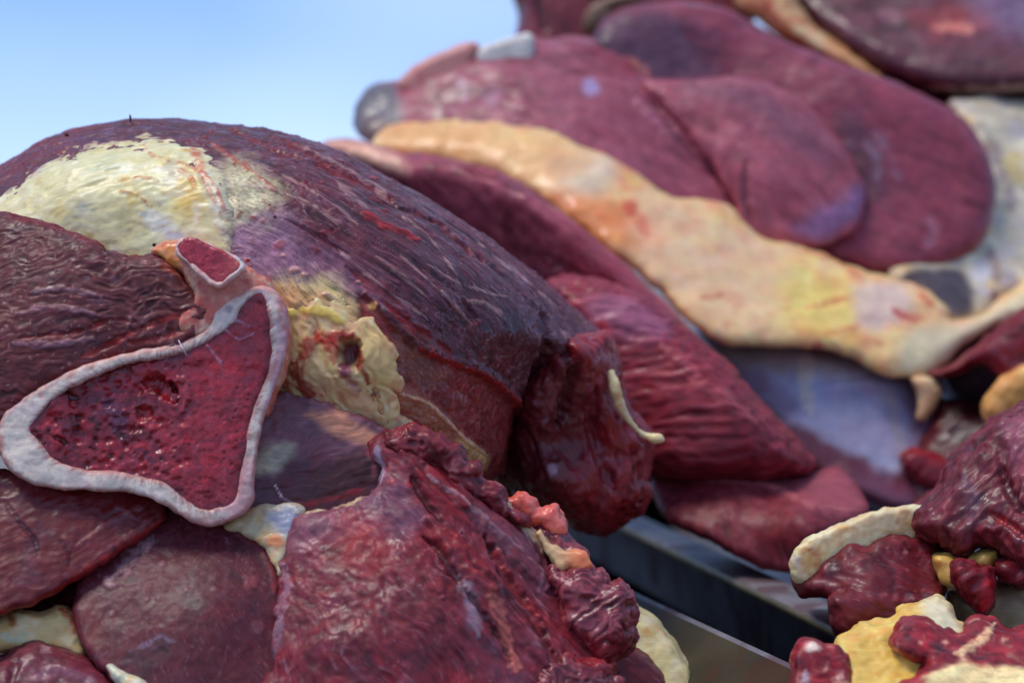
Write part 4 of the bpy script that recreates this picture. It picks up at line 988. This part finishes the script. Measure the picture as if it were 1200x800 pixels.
def d_B3(s):
    s.flow(28, 20, 80)
    A = s.n3(55, 1, 3); s.tint(sstep(-.1, .5, A), (248, 214, 160), .7); s.tint(sstep(.0, .45, s.n3(45, 2)), (232, 150, 116), .7); s.tint(sstep(.1, .5, s.n3(40, 3)), (234, 208, 184), .6); s.tint(sstep(.15, .5, s.n3(24, 13)), (222, 120, 104), .5); s.tint(sstep(.1, .5, s.n3(30, 14)), (246, 216, 132), .5)
    s.h += 5 * A + 1.5 * s.n3(34, 5, 2)
    s.area([(640, 190), (690, 180), (720, 200), (700, 230), (660, 225)], 16, (214, 196, 182), .7)
    s.area([(640, 225), (700, 230), (760, 250), (770, 290), (720, 290), (660, 255)], 14, (222, 128, 84), .75)
    s.area([(450, 150), (520, 138), (620, 150), (690, 190), (640, 220), (560, 195), (470, 180)], 18, (236, 180, 128), .6, wob=20); s.area([(760, 230), (870, 270), (930, 310), (900, 390), (820, 370), (740, 300)], 24, (242, 196, 166), .55, wob=22)
    s.spot(738, 243, 12, (200, 80, 70), .8); s.stroke([(745, 248), (760, 275)], 10, (210, 96, 80), .6)
    s.area([(920, 320), (980, 325), (1010, 350), (990, 390), (930, 380)], 26, (240, 212, 128), .7, wob=22)
    for p in ([(945, 362), (980, 352), (1010, 342)], [(960, 395), (1010, 380), (1030, 360)], [(930, 290), (980, 306), (1010, 326)], [(820, 350), (850, 345)]): s.stroke(p, 5, (206, 120, 90), .7, wob=6)
    s.area([(1000, 340), (1050, 330), (1070, 355), (1050, 380), (1010, 385)], 10, (220, 196, 192), .7)
    s.stroke([(1045, 362), (1070, 372), (1085, 374)], 8, (190, 74, 72), .85, wob=4); s.stroke([(1076, 345), (1095, 360)], 7, (206, 96, 72), .8)
    s.area([(1060, 390), (1100, 385), (1150, 370), (1200, 340), (1200, 380), (1120, 420), (1060, 440)], 12, (214, 206, 178), .8)
    s.spot(958, 408, 11, (206, 92, 92), .8)
    s.area([(440, 150), (500, 150), (560, 160), (560, 185), (490, 180)], 10, (222, 166, 112), .7)
    s.stroke([(560, 205), (620, 222), (660, 246), (720, 296)], 6, (212, 150, 92), .7)
    s.wet[:] = .6
O_B3 = [(436, 170), (455, 150), (500, 142), (560, 139), (620, 144), (662, 158), (695, 174), (725, 188), (745, 200), (766, 216), (788, 228), (830, 235), (862, 248), (880, 268), (905, 282), (942, 288), (972, 300), (1002, 313), (1042, 324), (1076, 336), (1104, 355), (1116, 376), (1150, 368), (1185, 338), (1240, 312), (1240, 375), (1180, 378), (1150, 392), (1122, 412), (1098, 434), (1070, 442), (1030, 436), (990, 416), (940, 408), (880, 408), (848, 404), (815, 385), (790, 360), (760, 330), (720, 299), (682, 270), (650, 246), (620, 226), (590, 207), (550, 197), (508, 187), (468, 184)]
Z_B3 = [(450, 165, 1.455), (600, 180, 1.43), (720, 240, 1.40), (850, 320, 1.385), (1000, 370, 1.385), (1080, 420, 1.38), (1200, 345, 1.42), (950, 295, 1.42)]
lump('fat_band', JB, [pad(O_B3, [(u, v, z + .005) for u, v, z in Z_B3], 28, .013, .05, s=5, jag=4)], M_FAT, d_B3, (240, 202, 154), .0016, 3, 34, rag=.4)

def d_B4(s):
    s.tint(sstep(-.1, .5, s.n3(40, 1)), (240, 228, 200), .8); s.tint(sstep(0, .5, s.n3(32, 2)), (180, 170, 180), .7); s.tint(sstep(.1, .5, s.n3(36, 3)), (210, 176, 124), .7)
    s.h += 6 * s.n3(36, 4, 3)
    s.area([(1058, 325), (1090, 312), (1128, 318), (1142, 345), (1134, 372), (1112, 372), (1085, 350)], 8, (66, 56, 68), .95)
    s.stroke([(1156, 160), (1172, 200), (1190, 250)], 12, (120, 100, 114), .7, wob=8); s.stroke([(1160, 290), (1170, 330)], 8, (120, 86, 92), .7, wob=6)
    s.spot(1166, 346, 8, (110, 60, 60), .7); s.spot(1150, 320, 16, (206, 204, 216), .7)
    s.stroke([(1180, 180), (1200, 215)], 18, (206, 178, 110), .7)
lump('fat_edge', JB, [pad([(1110, 118), (1145, 112), (1200, 110), (1250, 110), (1250, 345), (1190, 352), (1150, 378), (1112, 388), (1072, 350), (1040, 326), (1060, 300), (1120, 280), (1140, 220), (1130, 160)], [(1140, 150, 1.56), (1200, 250, 1.53), (1100, 340, 1.45), (1220, 330, 1.47)], 26, .03, .06, s=6, jag=3)], M_FAT, d_B4, (196, 184, 166), .0018, 3, 35, rag=.4)

def d_B5(s):
    s.flow(80, 12, 60)
    s.tint(sstep(-.1, .5, s.n3(50, 1)), (176, 174, 198), .8); s.tint(sstep(.0, .5, s.fn(120, 30, 3)), (170, 146, 168), .5)
    s.area([(845, 408), (900, 408), (960, 412), (1010, 430), (990, 445), (930, 432), (870, 430)], 12, (168, 152, 142), .8)
    s.stroke([(946, 410), (944, 450), (950, 485)], 13, (206, 188, 164), .8, wob=6); s.stroke([(905, 415), (915, 440)], 10, (176, 152, 146), .6, wob=6); s.stroke([(1040, 450), (1050, 500), (1058, 540)], 9, (176, 156, 150), .6, wob=6)
    for p in ([(960, 455), (1010, 450), (1050, 455)], [(970, 440), (1030, 436)]): s.stroke(p, 3, (190, 180, 206), .7, wob=4)
    s.area([(855, 430), (900, 445), (935, 480), (900, 480), (860, 450)], 12, (118, 76, 96), .7)
    s.area([(835, 415), (870, 450), (920, 488), (965, 512), (1010, 535), (1050, 556), (1090, 520), (1110, 640), (960, 640), (820, 520)], 9, (92, 22, 30), .95, wob=10)
    s.area([(1000, 560), (1050, 560), (1080, 585), (1040, 600)], 14, (128, 70, 92), .6)
    s.area([(1062, 450), (1110, 450), (1110, 560), (1075, 540)], 10, (112, 56, 70), .7)
    s.h += 4 * s.n3(46, 4, 3); s.h -= 4 * s.stroke([(960, 470), (1000, 500)], 3) if False else 0
    s.wet[:] = .75
lump('silverskin_muscle', JB, [pad([(815, 380), (880, 396), (960, 400), (1040, 425), (1100, 440), (1120, 480), (1110, 540), (1096, 590), (1070, 606), (1030, 600), (990, 585), (950, 560), (905, 520), (860, 470), (828, 425)], [(850, 420, 1.40), (980, 440, 1.39), (1080, 470, 1.40), (960, 540, 1.36), (1060, 590, 1.345)], 26, .03, .08, s=6, jag=2)], M_MEMBRANE, d_B5, (150, 144, 168), .0016, 3, 36, (10, 2), rag=.4)
lump('fat_tag', JB, [pad([(1066, 440), (1092, 442), (1104, 456), (1098, 474), (1084, 492), (1072, 490), (1078, 468)], [(1084, 462, 1.376)], 9, .006, .02, s=3, jag=6)], M_FAT, d_fat, (222, 184, 146), .0014, 2, 37, rag=.4)
lump('deep_muscle', JB, [pad([(640, 90), (760, 60), (900, 60), (1060, 80), (1260, 70), (1260, 480), (1120, 470), (1000, 380), (800, 300)], [(800, 120, 1.62), (1100, 120, 1.63), (1100, 350, 1.53), (900, 300, 1.54)], 30, .03, .08, s=9)], M_MEAT, lambda s: soft_meat(s, 20, hi=(70, 26, 34), lo=(40, 14, 20)), (56, 20, 28), .003, 3, 40, rag=.4)  # dark backing added behind the gaps, their shade put into its colour
lump('pink_fat', JB, [pad([(466, 100), (474, 86), (500, 68), (540, 52), (560, 50), (556, 62), (548, 100), (522, 120), (490, 120)], [(480, 92, 1.505), (540, 62, 1.507)], 9, .005, .03, s=4, jag=2)], M_FAT, lambda s: s.tint(sstep(0, .5, s.n3(22, 1)), (196, 120, 116), .7), (206, 150, 142), .0015, 3, 38, rag=.4)
lump('white_fat', JB, [pad([(556, 68), (566, 54), (596, 44), (616, 38), (626, 46), (622, 76), (590, 84), (566, 86)], [(590, 55, 1.506)], 6, .004, .02, s=3, jag=2)], M_FAT, lambda s: s.tint(sstep(0, .5, s.n3(16, 1)), (196, 190, 196), .7), (224, 218, 210), .0015, 3, 39, rag=.4)

# ------------------------------------------------------------------ long strip of meat between the two joints
ST = thing('meat_strip', 640, 520, 1.30, 'long blurred crimson strip of meat squeezed between the front joint and the fat band', 'meat strip')
def d_strip(s):
    soft_meat(s, 36, hi=(158, 80, 96), lo=(114, 42, 54))
    s.area([(380, 165), (420, 165), (468, 185), (476, 205), (440, 195), (400, 180)], 8, (206, 160, 140), .85)
    s.stroke([(546, 196), (580, 208), (612, 222)], 7, (104, 18, 26), .9, h=-4)
    s.stroke([(595, 245), (598, 280), (630, 300)], 10, (104, 30, 46), .7, wob=8)
    s.stroke([(640, 300), (690, 325), (740, 350)], 10, (92, 24, 34), .7, wob=8, h=-3)
    s.stroke([(660, 300), (720, 340), (780, 385), (825, 415)], 5, (168, 96, 106), .6, wob=6)
lump('strip_body', ST, [pad([(376, 172), (396, 162), (430, 166), (470, 178), (512, 183), (560, 192), (604, 210), (650, 240), (702, 282), (742, 318), (782, 358), (818, 392), (842, 422), (820, 440), (780, 440), (720, 400), (640, 350), (560, 290), (480, 240), (420, 205)], [(400, 180, 1.42), (560, 230, 1.36), (700, 320, 1.325), (820, 410, 1.31)], 30, .03, .07, s=6, jag=2)], M_MEAT, d_strip, (136, 62, 76), .0017, 3, 41, (10, 2), rag=.4)

WG = thing('meat_wedge', 840, 600, 1.27, 'fibrous bright red wedge of meat lying behind the fat strip of the front joint', 'meat wedge')
def d_wedge(s):
    s.flow(lambda x: 0.10 * (x - 700) + 10 * np.sin(x / 50), 12, 60)
    A = s.fn(90, 9, 1, 3); s.tint(sstep(-.1, .5, A), (148, 62, 74), .75); s.tint(sstep(0, .5, -A), (104, 28, 38), .8)
    s.h += 3.2 * A + 3 * s.n3(50, 3) + 1.5 * np.clip(s.ridge(60, 11, 5), -.5, 1)
    s.area([(690, 350), (740, 345), (790, 375), (760, 400), (700, 380)], 16, (150, 96, 122), .7)
    s.stroke([(702, 372), (716, 400), (720, 440), (740, 480)], 9, (158, 38, 46), .8, wob=4, h=3)
    for p in ([(800, 440), (850, 470), (890, 500)], [(840, 450), (860, 480)], [(770, 400), (820, 440)]): s.stroke(p, 9, (172, 92, 100), .6, wob=7, h=2)
    s.stroke([(640, 318), (700, 335), (750, 352), (800, 388), (836, 416), (880, 450)], 9, (126, 38, 52), .8, wob=4, h=4)
    s.wet[:] = .5
lump('wedge_body', WG, [pad([(640, 330), (680, 328), (720, 336), (758, 352), (800, 386), (835, 416), (862, 438), (890, 470), (920, 500), (948, 530), (956, 548), (935, 560), (880, 565), (830, 565), (780, 562), (740, 540), (700, 470), (660, 390)], [(680, 350, 1.255), (800, 430, 1.235), (860, 520, 1.225), (940, 548, 1.24), (760, 540, 1.23)], 34, .035, .07, s=6, jag=2)], M_MEAT, d_wedge, (126, 40, 52), .0014, 3, 42, (10, 2), rag=.4)

BK = thing('meat_block', 890, 668, 1.24, 'squared block of red meat on the steel tray, its pink cut top turned up', 'meat block')
def d_block(s):
    s.flow(60, 10, 50)
    A = s.fn(80, 12, 1, 3); s.tint(sstep(-.1, .5, A), (128, 62, 76), .7); s.tint(sstep(0, .5, -A), (86, 28, 38), .8)
    s.area([(890, 556), (940, 560), (985, 548), (1000, 566), (1014, 592), (990, 604), (950, 596), (905, 575)], 6, (146, 78, 90), .8, wob=4)
    s.stroke([(775, 560), (850, 564), (905, 570), (950, 592), (1010, 600)], 4, (164, 96, 100), .7, wob=4, h=2)
    s.stroke([(955, 595), (962, 620), (950, 645)], 9, (92, 28, 38), .6)
    s.h += 1.5 * A + 3 * s.n3(60, 3); s.wet[:] = .25
zblk = [(780, 565, 1.255), (860, 565, 1.24), (940, 600, 1.205), (1010, 590, 1.235), (990, 550, 1.275), (920, 555, 1.27), (860, 630, 1.215), (920, 660, 1.205)]
lump('block_body', BK, [pad([(764, 560), (800, 558), (850, 562), (900, 560), (944, 556), (982, 546), (1000, 562), (1016, 592), (1012, 606), (986, 616), (955, 632), (936, 652), (928, 670), (900, 668), (860, 650), (820, 628), (786, 612), (770, 592)], zblk, 9, .006, .08, s=4, jag=4)], M_MEAT, d_block, (116, 42, 52), .0013, 3, 43, (10, 2), rag=.4)
lump('fat_tag', BK, [blob(736, 608, 1.235, 6, 4, 5)], M_FAT, d_fat, (214, 196, 176), .0012, 1, 44, rag=.4)

# ------------------------------------------------------------------ cuts behind, top right and top
FR = thing('meat_cut', 1040, 130, 1.66, 'dark cut with a red and cream fat edge, topmost at the right', 'meat cut', 'cuts piled behind')
def d_FR(s):
    soft_meat(s, 10, hi=(104, 52, 70), lo=(62, 24, 34))
    s.area([(1080, 10), (1150, 0), (1160, 30), (1110, 45), (1070, 35)], 14, (150, 66, 70), .6, wob=20); s.stroke([(1085, 34), (1110, 30), (1140, 34)], 9, (206, 130, 116), .7, wob=8)
    s.area([(1130, -30), (1240, -30), (1240, 40), (1180, 40), (1140, 10)], 18, (112, 88, 118), .75)
    s.stroke([(1030, 15), (1060, 22)], 14, (140, 96, 106), .7)
    s.stroke([(1080, 104), (1140, 108), (1210, 102)], 6, (176, 148, 140), .8, wob=5)
    s.stroke([(920, 0), (960, 30), (1000, 55), (1050, 85)], 9, (64, 20, 26), .8)
lump('cut_body', FR, [pad([(905, -20), (930, -60), (1260, -60), (1260, 104), (1200, 112), (1140, 113), (1090, 108), (1050, 94), (1000, 70), (955, 40), (922, 12)], [(940, 0, 1.66), (1080, 60, 1.60), (1220, 60, 1.60), (1100, -30, 1.66)], 34, .04, .10, s=6, jag=2)], M_MEAT, d_FR, (84, 36, 48), .002, 3, 51, (10, 2), rag=.4)
def d_fatr(s):
    s.tint(sstep(0, .5, s.n3(30, 1)), (206, 110, 88), .85); s.tint(sstep(.1, .5, s.n3(24, 2)), (240, 216, 170), .8); s.h += 3 * s.n3(24, 4, 2)
    s.stroke([(890, -10), (905, 20), (930, 42), (975, 66)], 7, (170, 64, 58), .8, wob=5)
    s.stroke([(930, 28), (950, 45), (968, 56)], 9, (240, 222, 180), .9, wob=4)
lump('fat_edge', FR, [pad([(858, -30), (890, -50), (930, -40), (936, 0), (955, 30), (985, 52), (1020, 78), (1040, 92), (1010, 90), (960, 68), (915, 45), (885, 22), (862, 8)], [(890, -10, 1.64), (950, 40, 1.62), (1020, 82, 1.61)], 20, .02, .05, s=5, jag=2)], M_FAT, d_fatr, (216, 164, 124), .0019, 3, 52, rag=.4)
RT = thing('meat_cut', 700, 60, 1.72, 'dark red cut behind the purple muscles, at the edge of the sky', 'meat cut', 'cuts piled behind')
def d_RT(s):
    soft_meat(s, 80, hi=(128, 52, 62), lo=(76, 18, 26))
    s.stroke([(636, -20), (632, 10), (640, 40)], 9, (54, 12, 18), .8, h=-5); s.stroke([(770, -10), (840, 2)], 10, (150, 50, 56), .7)
lump('cut_body', RT, [pad([(604, 60), (607, 20), (610, -60), (880, -60), (880, 30), (820, 60), (700, 80), (640, 80)], [(620, 20, 1.69), (700, 20, 1.66), (850, 0, 1.68)], 22, .03, .12, s=6, jag=1)], M_MEAT, d_RT, (106, 38, 46), .002, 3, 53, (10, 2), rag=.4)
lump('fat_edge', RT, [blob(700, 22, 1.66, 16, 22, 10, 30), blob(724, 2, 1.66, 26, 8, 8, -10)], M_FAT, None, (120, 92, 74), .002, 2, 54, rag=.4)

# ------------------------------------------------------------------ pieces along the right edge
RU = thing('meat_cut', 1180, 480, 1.35, 'dark red fold under the fat band with orange fat beneath it', 'meat cut', 'cuts at the right edge')
def d_RU(s):
    soft_meat(s, -30, hi=(128, 50, 60), lo=(72, 16, 24), amp=3)
    s.stroke([(1090, 436), (1130, 415), (1180, 378), (1230, 355)], 10, (112, 38, 48), .7, wob=5)
lump('fold', RU, [pad([(1082, 440), (1110, 428), (1140, 408), (1175, 378), (1210, 355), (1260, 340), (1260, 470), (1215, 455), (1188, 462), (1165, 440), (1150, 428), (1120, 440)], [(1100, 436, 1.36), (1180, 400, 1.345), (1240, 400, 1.33)], 18, .022, .07, s=5, jag=2)], M_MEAT, d_RU, (106, 32, 42), .0015, 3, 61, (10, 2))
lump('lower_fold', RU, [pad([(1056, 560), (1068, 520), (1092, 488), (1104, 466), (1140, 472), (1180, 470), (1260, 450), (1260, 620), (1160, 640), (1090, 620), (1060, 592)], [(1090, 540, 1.36), (1150, 540, 1.345), (1230, 520, 1.34), (1120, 480, 1.38)], 24, .024, .06, s=5, jag=5)], M_MEAT, lambda s: (d_RU(s), s.spot(1121, 484, 8, (150, 140, 120), .6), s.stroke([(1060, 540), (1080, 536), (1104, 548)], 12, (140, 40, 50), .7, wob=6, h=4), s.area([(1100, 460), (1150, 470), (1170, 510), (1140, 530), (1110, 510)], 14, (50, 10, 14), .7)), (84, 22, 30), .0015, 3, 62)
def d_or(s):
    s.tint(sstep(-.1, .5, s.n3(26, 1)), (230, 190, 124), .85); s.tint(sstep(.0, .5, s.n3(22, 2)), (208, 132, 88), .7); s.h += 4 * s.n3(24, 4, 2); s.wet[:] = .7
lump('orange_fat', RU, [pad([(1148, 478), (1160, 456), (1176, 440), (1200, 425), (1240, 415), (1250, 480), (1200, 485), (1172, 502), (1156, 500)], [(1160, 480, 1.31), (1220, 450, 1.30)], 16, .016, .04, s=4, jag=2)], M_FAT, d_or, (222, 166, 110), .0014, 3, 63)
lump('red_tag', RU, [pad([(1052, 538), (1066, 526), (1090, 530), (1116, 540), (1124, 560), (1100, 574), (1070, 562)], [(1090, 550, 1.345)], 12, .012, .03, s=4, jag=4)], M_MEAT, d_RU, (128, 36, 46), .0014, 2, 65)

RD = thing('meat_cut', 1150, 690, 1.07, 'ragged dark crimson cut overhanging, yellow fat below its torn lower end', 'meat cut', 'cuts at the right edge')
def d_RD(s):
    s.flow(-52, 26, 60)
    A = s.fn(80, 13, 1, 3); s.tint(sstep(-.1, .5, A), (128, 54, 64), .75); s.tint(sstep(0, .5, -A), (66, 16, 24), .85)
    s.h += 5 * A + 3.0 * np.clip(s.ridge(60, 16, 5), -.5, 1) + 5 * s.n3(36, 3, 3) + 1.5 * s.n3(12, 8)
    s.stroke([(1130, 560), (1142, 590), (1136, 615)], 14, (104, 78, 96), .6, wob=8)
    s.stroke([(1160, 600), (1190, 620), (1220, 640)], 6, (140, 30, 38), .8, h=-5); s.stroke([(1170, 540), (1182, 575), (1200, 605)], 8, (72, 16, 24), .8, h=-6)
    s.area([(1180, 500), (1220, 490), (1230, 560), (1195, 560)], 14, (146, 86, 104), .7)
    s.wet[:] = np.clip(.5 + .6 * s.n3(20, 44), .1, 1)
lump('cut_body', RD, [pad([(1064, 606), (1072, 592), (1098, 572), (1112, 540), (1136, 515), (1168, 492), (1200, 474), (1260, 450), (1260, 680), (1200, 672), (1175, 650), (1150, 640), (1128, 652), (1110, 645), (1090, 635), (1068, 622)], [(1080, 605, 1.060), (1130, 560, 1.065), (1200, 520, 1.060), (1220, 620, 1.030), (1120, 635, 1.050)], 28, .03, .07, s=4, jag=5)], M_MEAT, d_RD, (96, 30, 40), .0011, 2, 66, (10, 2), rag=1.5)
lump('hanging_tip', RD, [pad([(1116, 664), (1130, 655), (1150, 662), (1164, 668), (1164, 700), (1156, 720), (1146, 718), (1130, 700), (1118, 684)], [(1140, 690, 1.035)], 14, .014, .03, s=3, jag=3)], M_MEAT, lambda s: (d_RD(s), s.stroke([(1158, 672), (1156, 700), (1150, 716)], 8, (170, 50, 60), .8)), (112, 28, 38), .001, 3, 67, (10, 2))
lump('lower_end', RD, [pad([(1166, 656), (1200, 656), (1260, 660), (1260, 700), (1200, 686), (1170, 676)], [(1210, 672, 1.040)], 12, .014, .04, s=4, jag=3)], M_MEAT, d_RD, (106, 28, 38), .001, 3, 68, (10, 2))
lump('yellow_fat', RD, [pad([(1092, 650), (1110, 648), (1130, 656), (1150, 642), (1172, 646), (1165, 668), (1148, 672), (1126, 690), (1108, 690), (1096, 670)], [(1120, 665, 1.055), (1160, 655, 1.050)], 12, .012, .03, s=3, jag=2)], M_FAT, d_or, (218, 180, 112), .001, 2, 69)
lump('pale_fat', RD, [pad([(1112, 690), (1140, 690), (1180, 676), (1260, 680), (1260, 770), (1180, 760), (1130, 740), (1110, 715)], [(1130, 710, 1.070), (1220, 720, 1.060)], 24, .025, .05, s=4, jag=2)], M_FAT, lambda s: (s.tint(sstep(0, .5, s.n3(40, 1)), (176, 152, 104), .7), s.tint(sstep(.1, .5, s.n3(30, 2)), (150, 124, 108), .6)), (212, 198, 164), .0012, 3, 70)

SM = thing('meat_piece', 1010, 745, 1.07, 'small dark red piece with a smooth white fat top, resting over the tray rim', 'meat piece', 'small trimmings')
def d_SM(s):
    r, r2 = wrinkle(s, 60, 18, 1.4, 2, 20, 40, 24)
    s.tint(sstep(-.1, .5, s.n3(30, 1)), (124, 50, 58), .7); s.tint(sstep(.0, .5, s.n3(24, 2)), (66, 18, 26), .85)
    s.h += 7 * s.n3(40, 3, 2) + .8 * s.n3(12, 6, 2); s.tint(sstep(.3, .6, s.n3(12, 9)), (170, 110, 112), .5); s.wet[:] = np.clip(.5 + .6 * s.n3(20, 44), .1, 1)
lump('lean', SM, [pad([(930, 664), (944, 672), (958, 656), (982, 648), (1000, 634), (1020, 642), (1044, 622), (1068, 628), (1096, 606), (1108, 680), (1100, 715), (1066, 745), (1010, 752), (984, 746), (974, 722), (972, 700), (950, 698), (932, 690)], [(945, 680, 1.062), (1000, 660, 1.056), (1080, 640, 1.07), (1020, 700, 1.045), (1000, 735, 1.05)], 14, .010, .05, s=4, jag=8),
                  pad([(975, 700), (1010, 690), (1060, 694), (1100, 690), (1100, 740), (1060, 752), (1010, 756), (980, 742)], [(1000, 720, 1.04), (1080, 720, 1.045)], 14, .012, .04, s=4, jag=8)], M_MEAT, d_SM, (104, 34, 42), .001, 2, 71, (10, 2), rag=.7)
lump('fat_top', SM, [pad([(926, 662), (932, 644), (960, 624), (1000, 606), (1040, 594), (1072, 590), (1100, 596), (1100, 640), (1050, 660), (1000, 670), (960, 684), (932, 682)], [(940, 655, 1.0635), (1000, 622, 1.0605), (1070, 605, 1.077)], 9, .005, .03, s=3, jag=5)], M_FAT, lambda s: (d_fat(s), s.spot(934, 658, 9, (214, 212, 212), .8), s.stroke([(945, 642), (960, 650), (955, 665)], 6, (200, 110, 84), .7), s.stroke([(962, 668), (1000, 650), (1060, 634)], 9, (196, 96, 80), .7, wob=8), s.tint(sstep(.0, .5, s.n3(26, 71)), (236, 190, 130), .6)), (240, 222, 184), .0009, 2, 72)

FT = thing('meat_piece', 1070, 860, .96, 'bright red trimming with lumpy yellow fat in the bottom right corner', 'meat piece', 'small trimmings')
def d_yf(s):
    w1, w2 = worley(s.x / 26 + .5 * s.n3(20, 70), s.y / 22 + .5 * s.n3(20, 71), s.w / 26, 3)
    s.h += 4 * (w2 - w1) + 5 * s.n3(30, 3, 3); s.tint(sstep(-.1, .5, s.n3(30, 1)), (240, 212, 136), .8); s.tint(sstep(.1, .5, s.n3(24, 2)), (226, 160, 92), .6)
    s.area([(1080, 700), (1110, 704), (1125, 740), (1100, 750), (1085, 730)], 10, (232, 222, 196), .8); s.wet[:] = .6
lump('yellow_fat', FT, [pad([(978, 754), (996, 742), (1010, 732), (1040, 724), (1056, 712), (1078, 702), (1100, 697), (1112, 708), (1120, 724), (1136, 740), (1130, 770), (1110, 800), (1100, 860), (980, 860), (985, 800)], [(990, 760, .965), (1090, 715, .985), (1060, 800, .945), (1040, 740, .97)], 18, .014, .05, s=4, jag=6)], M_FAT, d_yf, (230, 192, 116), .0009, 2, 73)
def d_FT(s):
    d_SM(s); s.tint(sstep(-.05, .4, s.n3(26, 20)), (164, 48, 58), .7); s.tint(sstep(.2, .55, s.n3(20, 22)), (224, 176, 156), .6)
    s.area([(1084, 796), (1120, 780), (1190, 784), (1260, 800), (1260, 822), (1180, 806), (1100, 810)], 6, (232, 206, 160), .85, wob=6, h=3); s.stroke([(1118, 768), (1140, 758), (1156, 742), (1166, 730)], 8, (226, 186, 150), .85, wob=5, h=2)
lump('lean', FT, [pad([(1040, 750), (1048, 732), (1062, 722), (1084, 722), (1104, 735), (1118, 744), (1130, 736), (1144, 722), (1164, 726), (1180, 736), (1210, 730), (1260, 728), (1260, 860), (1066, 860), (1056, 806), (1072, 786), (1082, 772), (1060, 766)], [(1060, 745, .955), (1150, 750, .965), (1230, 760, .965), (1080, 790, .94), (1200, 830, .93)], 16, .012, .05, s=4, jag=9)], M_MEAT, d_FT, (126, 36, 44), .0009, 2, 74, (10, 2), rag=.6)
lump('lean', FT, [pad([(930, 764), (945, 752), (975, 752), (992, 764), (998, 790), (985, 860), (925, 860), (926, 800)], [(945, 765, .955), (980, 800, .945), (950, 830, .94)], 10, .006, .04, s=4, jag=4)], M_MEAT, lambda s: (d_FT(s), s.spot(952, 760, 12, (226, 206, 196), .8, 1, 6), s.stroke([(944, 785), (942, 812)], 8, (170, 160, 168), .7)), (126, 38, 46), .0009, 2, 75, (10, 2), rag=.7)

# ------------------------------------------------------------------ bottom edge: slice with a fat rim in the near tray, piece in the left corner
SL = thing('meat_slice', 740, 880, 1.06, 'round slice with a broad cream fat rim below the torn lobe, inside the olive tray', 'meat slice', 'small trimmings')
lump('fat_rim', SL, [pad([(690, 720), (730, 702), (765, 722), (795, 756), (815, 795), (828, 860), (690, 860)], [(740, 730, 1.075), (800, 790, 1.06), (700, 850, 1.05)], 20, .016, .05, s=4, jag=3)], M_FAT, lambda s: (d_fat(s), s.tint(sstep(.1, .6, s.n3(30, 30)), (214, 196, 130), .7)), (226, 210, 160), .0012, 3, 81)
lump('lean', SL, [pad([(670, 790), (720, 762), (750, 760), (775, 780), (790, 810), (795, 860), (670, 860)], [(740, 790, 1.055), (700, 850, 1.04)], 12, .010, .03, s=4, jag=2)], M_MEAT, lambda s: soft_meat(s, 50, 80, 12, hi=(116, 50, 56)), (96, 34, 40), .0011, 3, 82, (10, 2))
CN = thing('meat_piece', 60, 880, .97, 'rounded dark piece with a thin white fat streak in the bottom left corner', 'meat piece', 'small trimmings')
def d_CN(s):
    soft_meat(s, 50, 80, 12, 1.6, hi=(124, 58, 74), lo=(78, 26, 36)); s.stroke([(48, 758), (58, 764)], 7, (160, 128, 132), .7, wob=5)
    s.stroke([(20, 770), (12, 800)], 8, (84, 22, 32), .8, h=-4); s.stroke([(30, 800), (70, 786), (120, 800)], 7, (124, 80, 100), .6, wob=6)
lump('lean', CN, [pad([(-60, 770), (0, 768), (14, 756), (40, 746), (68, 754), (108, 770), (134, 788), (152, 820), (160, 860), (-60, 860)], [(40, 770, .965), (0, 830, .945), (120, 800, .955)], 26, .022, .05, s=4, jag=2)], M_MEAT, d_CN, (102, 40, 52), .0009, 3, 83, (10, 2))
lump('fat_streak', CN, [pad([(124, 778), (134, 780), (150, 790), (172, 800), (190, 830), (165, 850), (148, 815), (134, 796)], [(140, 790, .955), (170, 830, .945)], 6, .005, .02, s=3)], M_FAT, d_fat, (216, 216, 196), .0008, 2, 84)
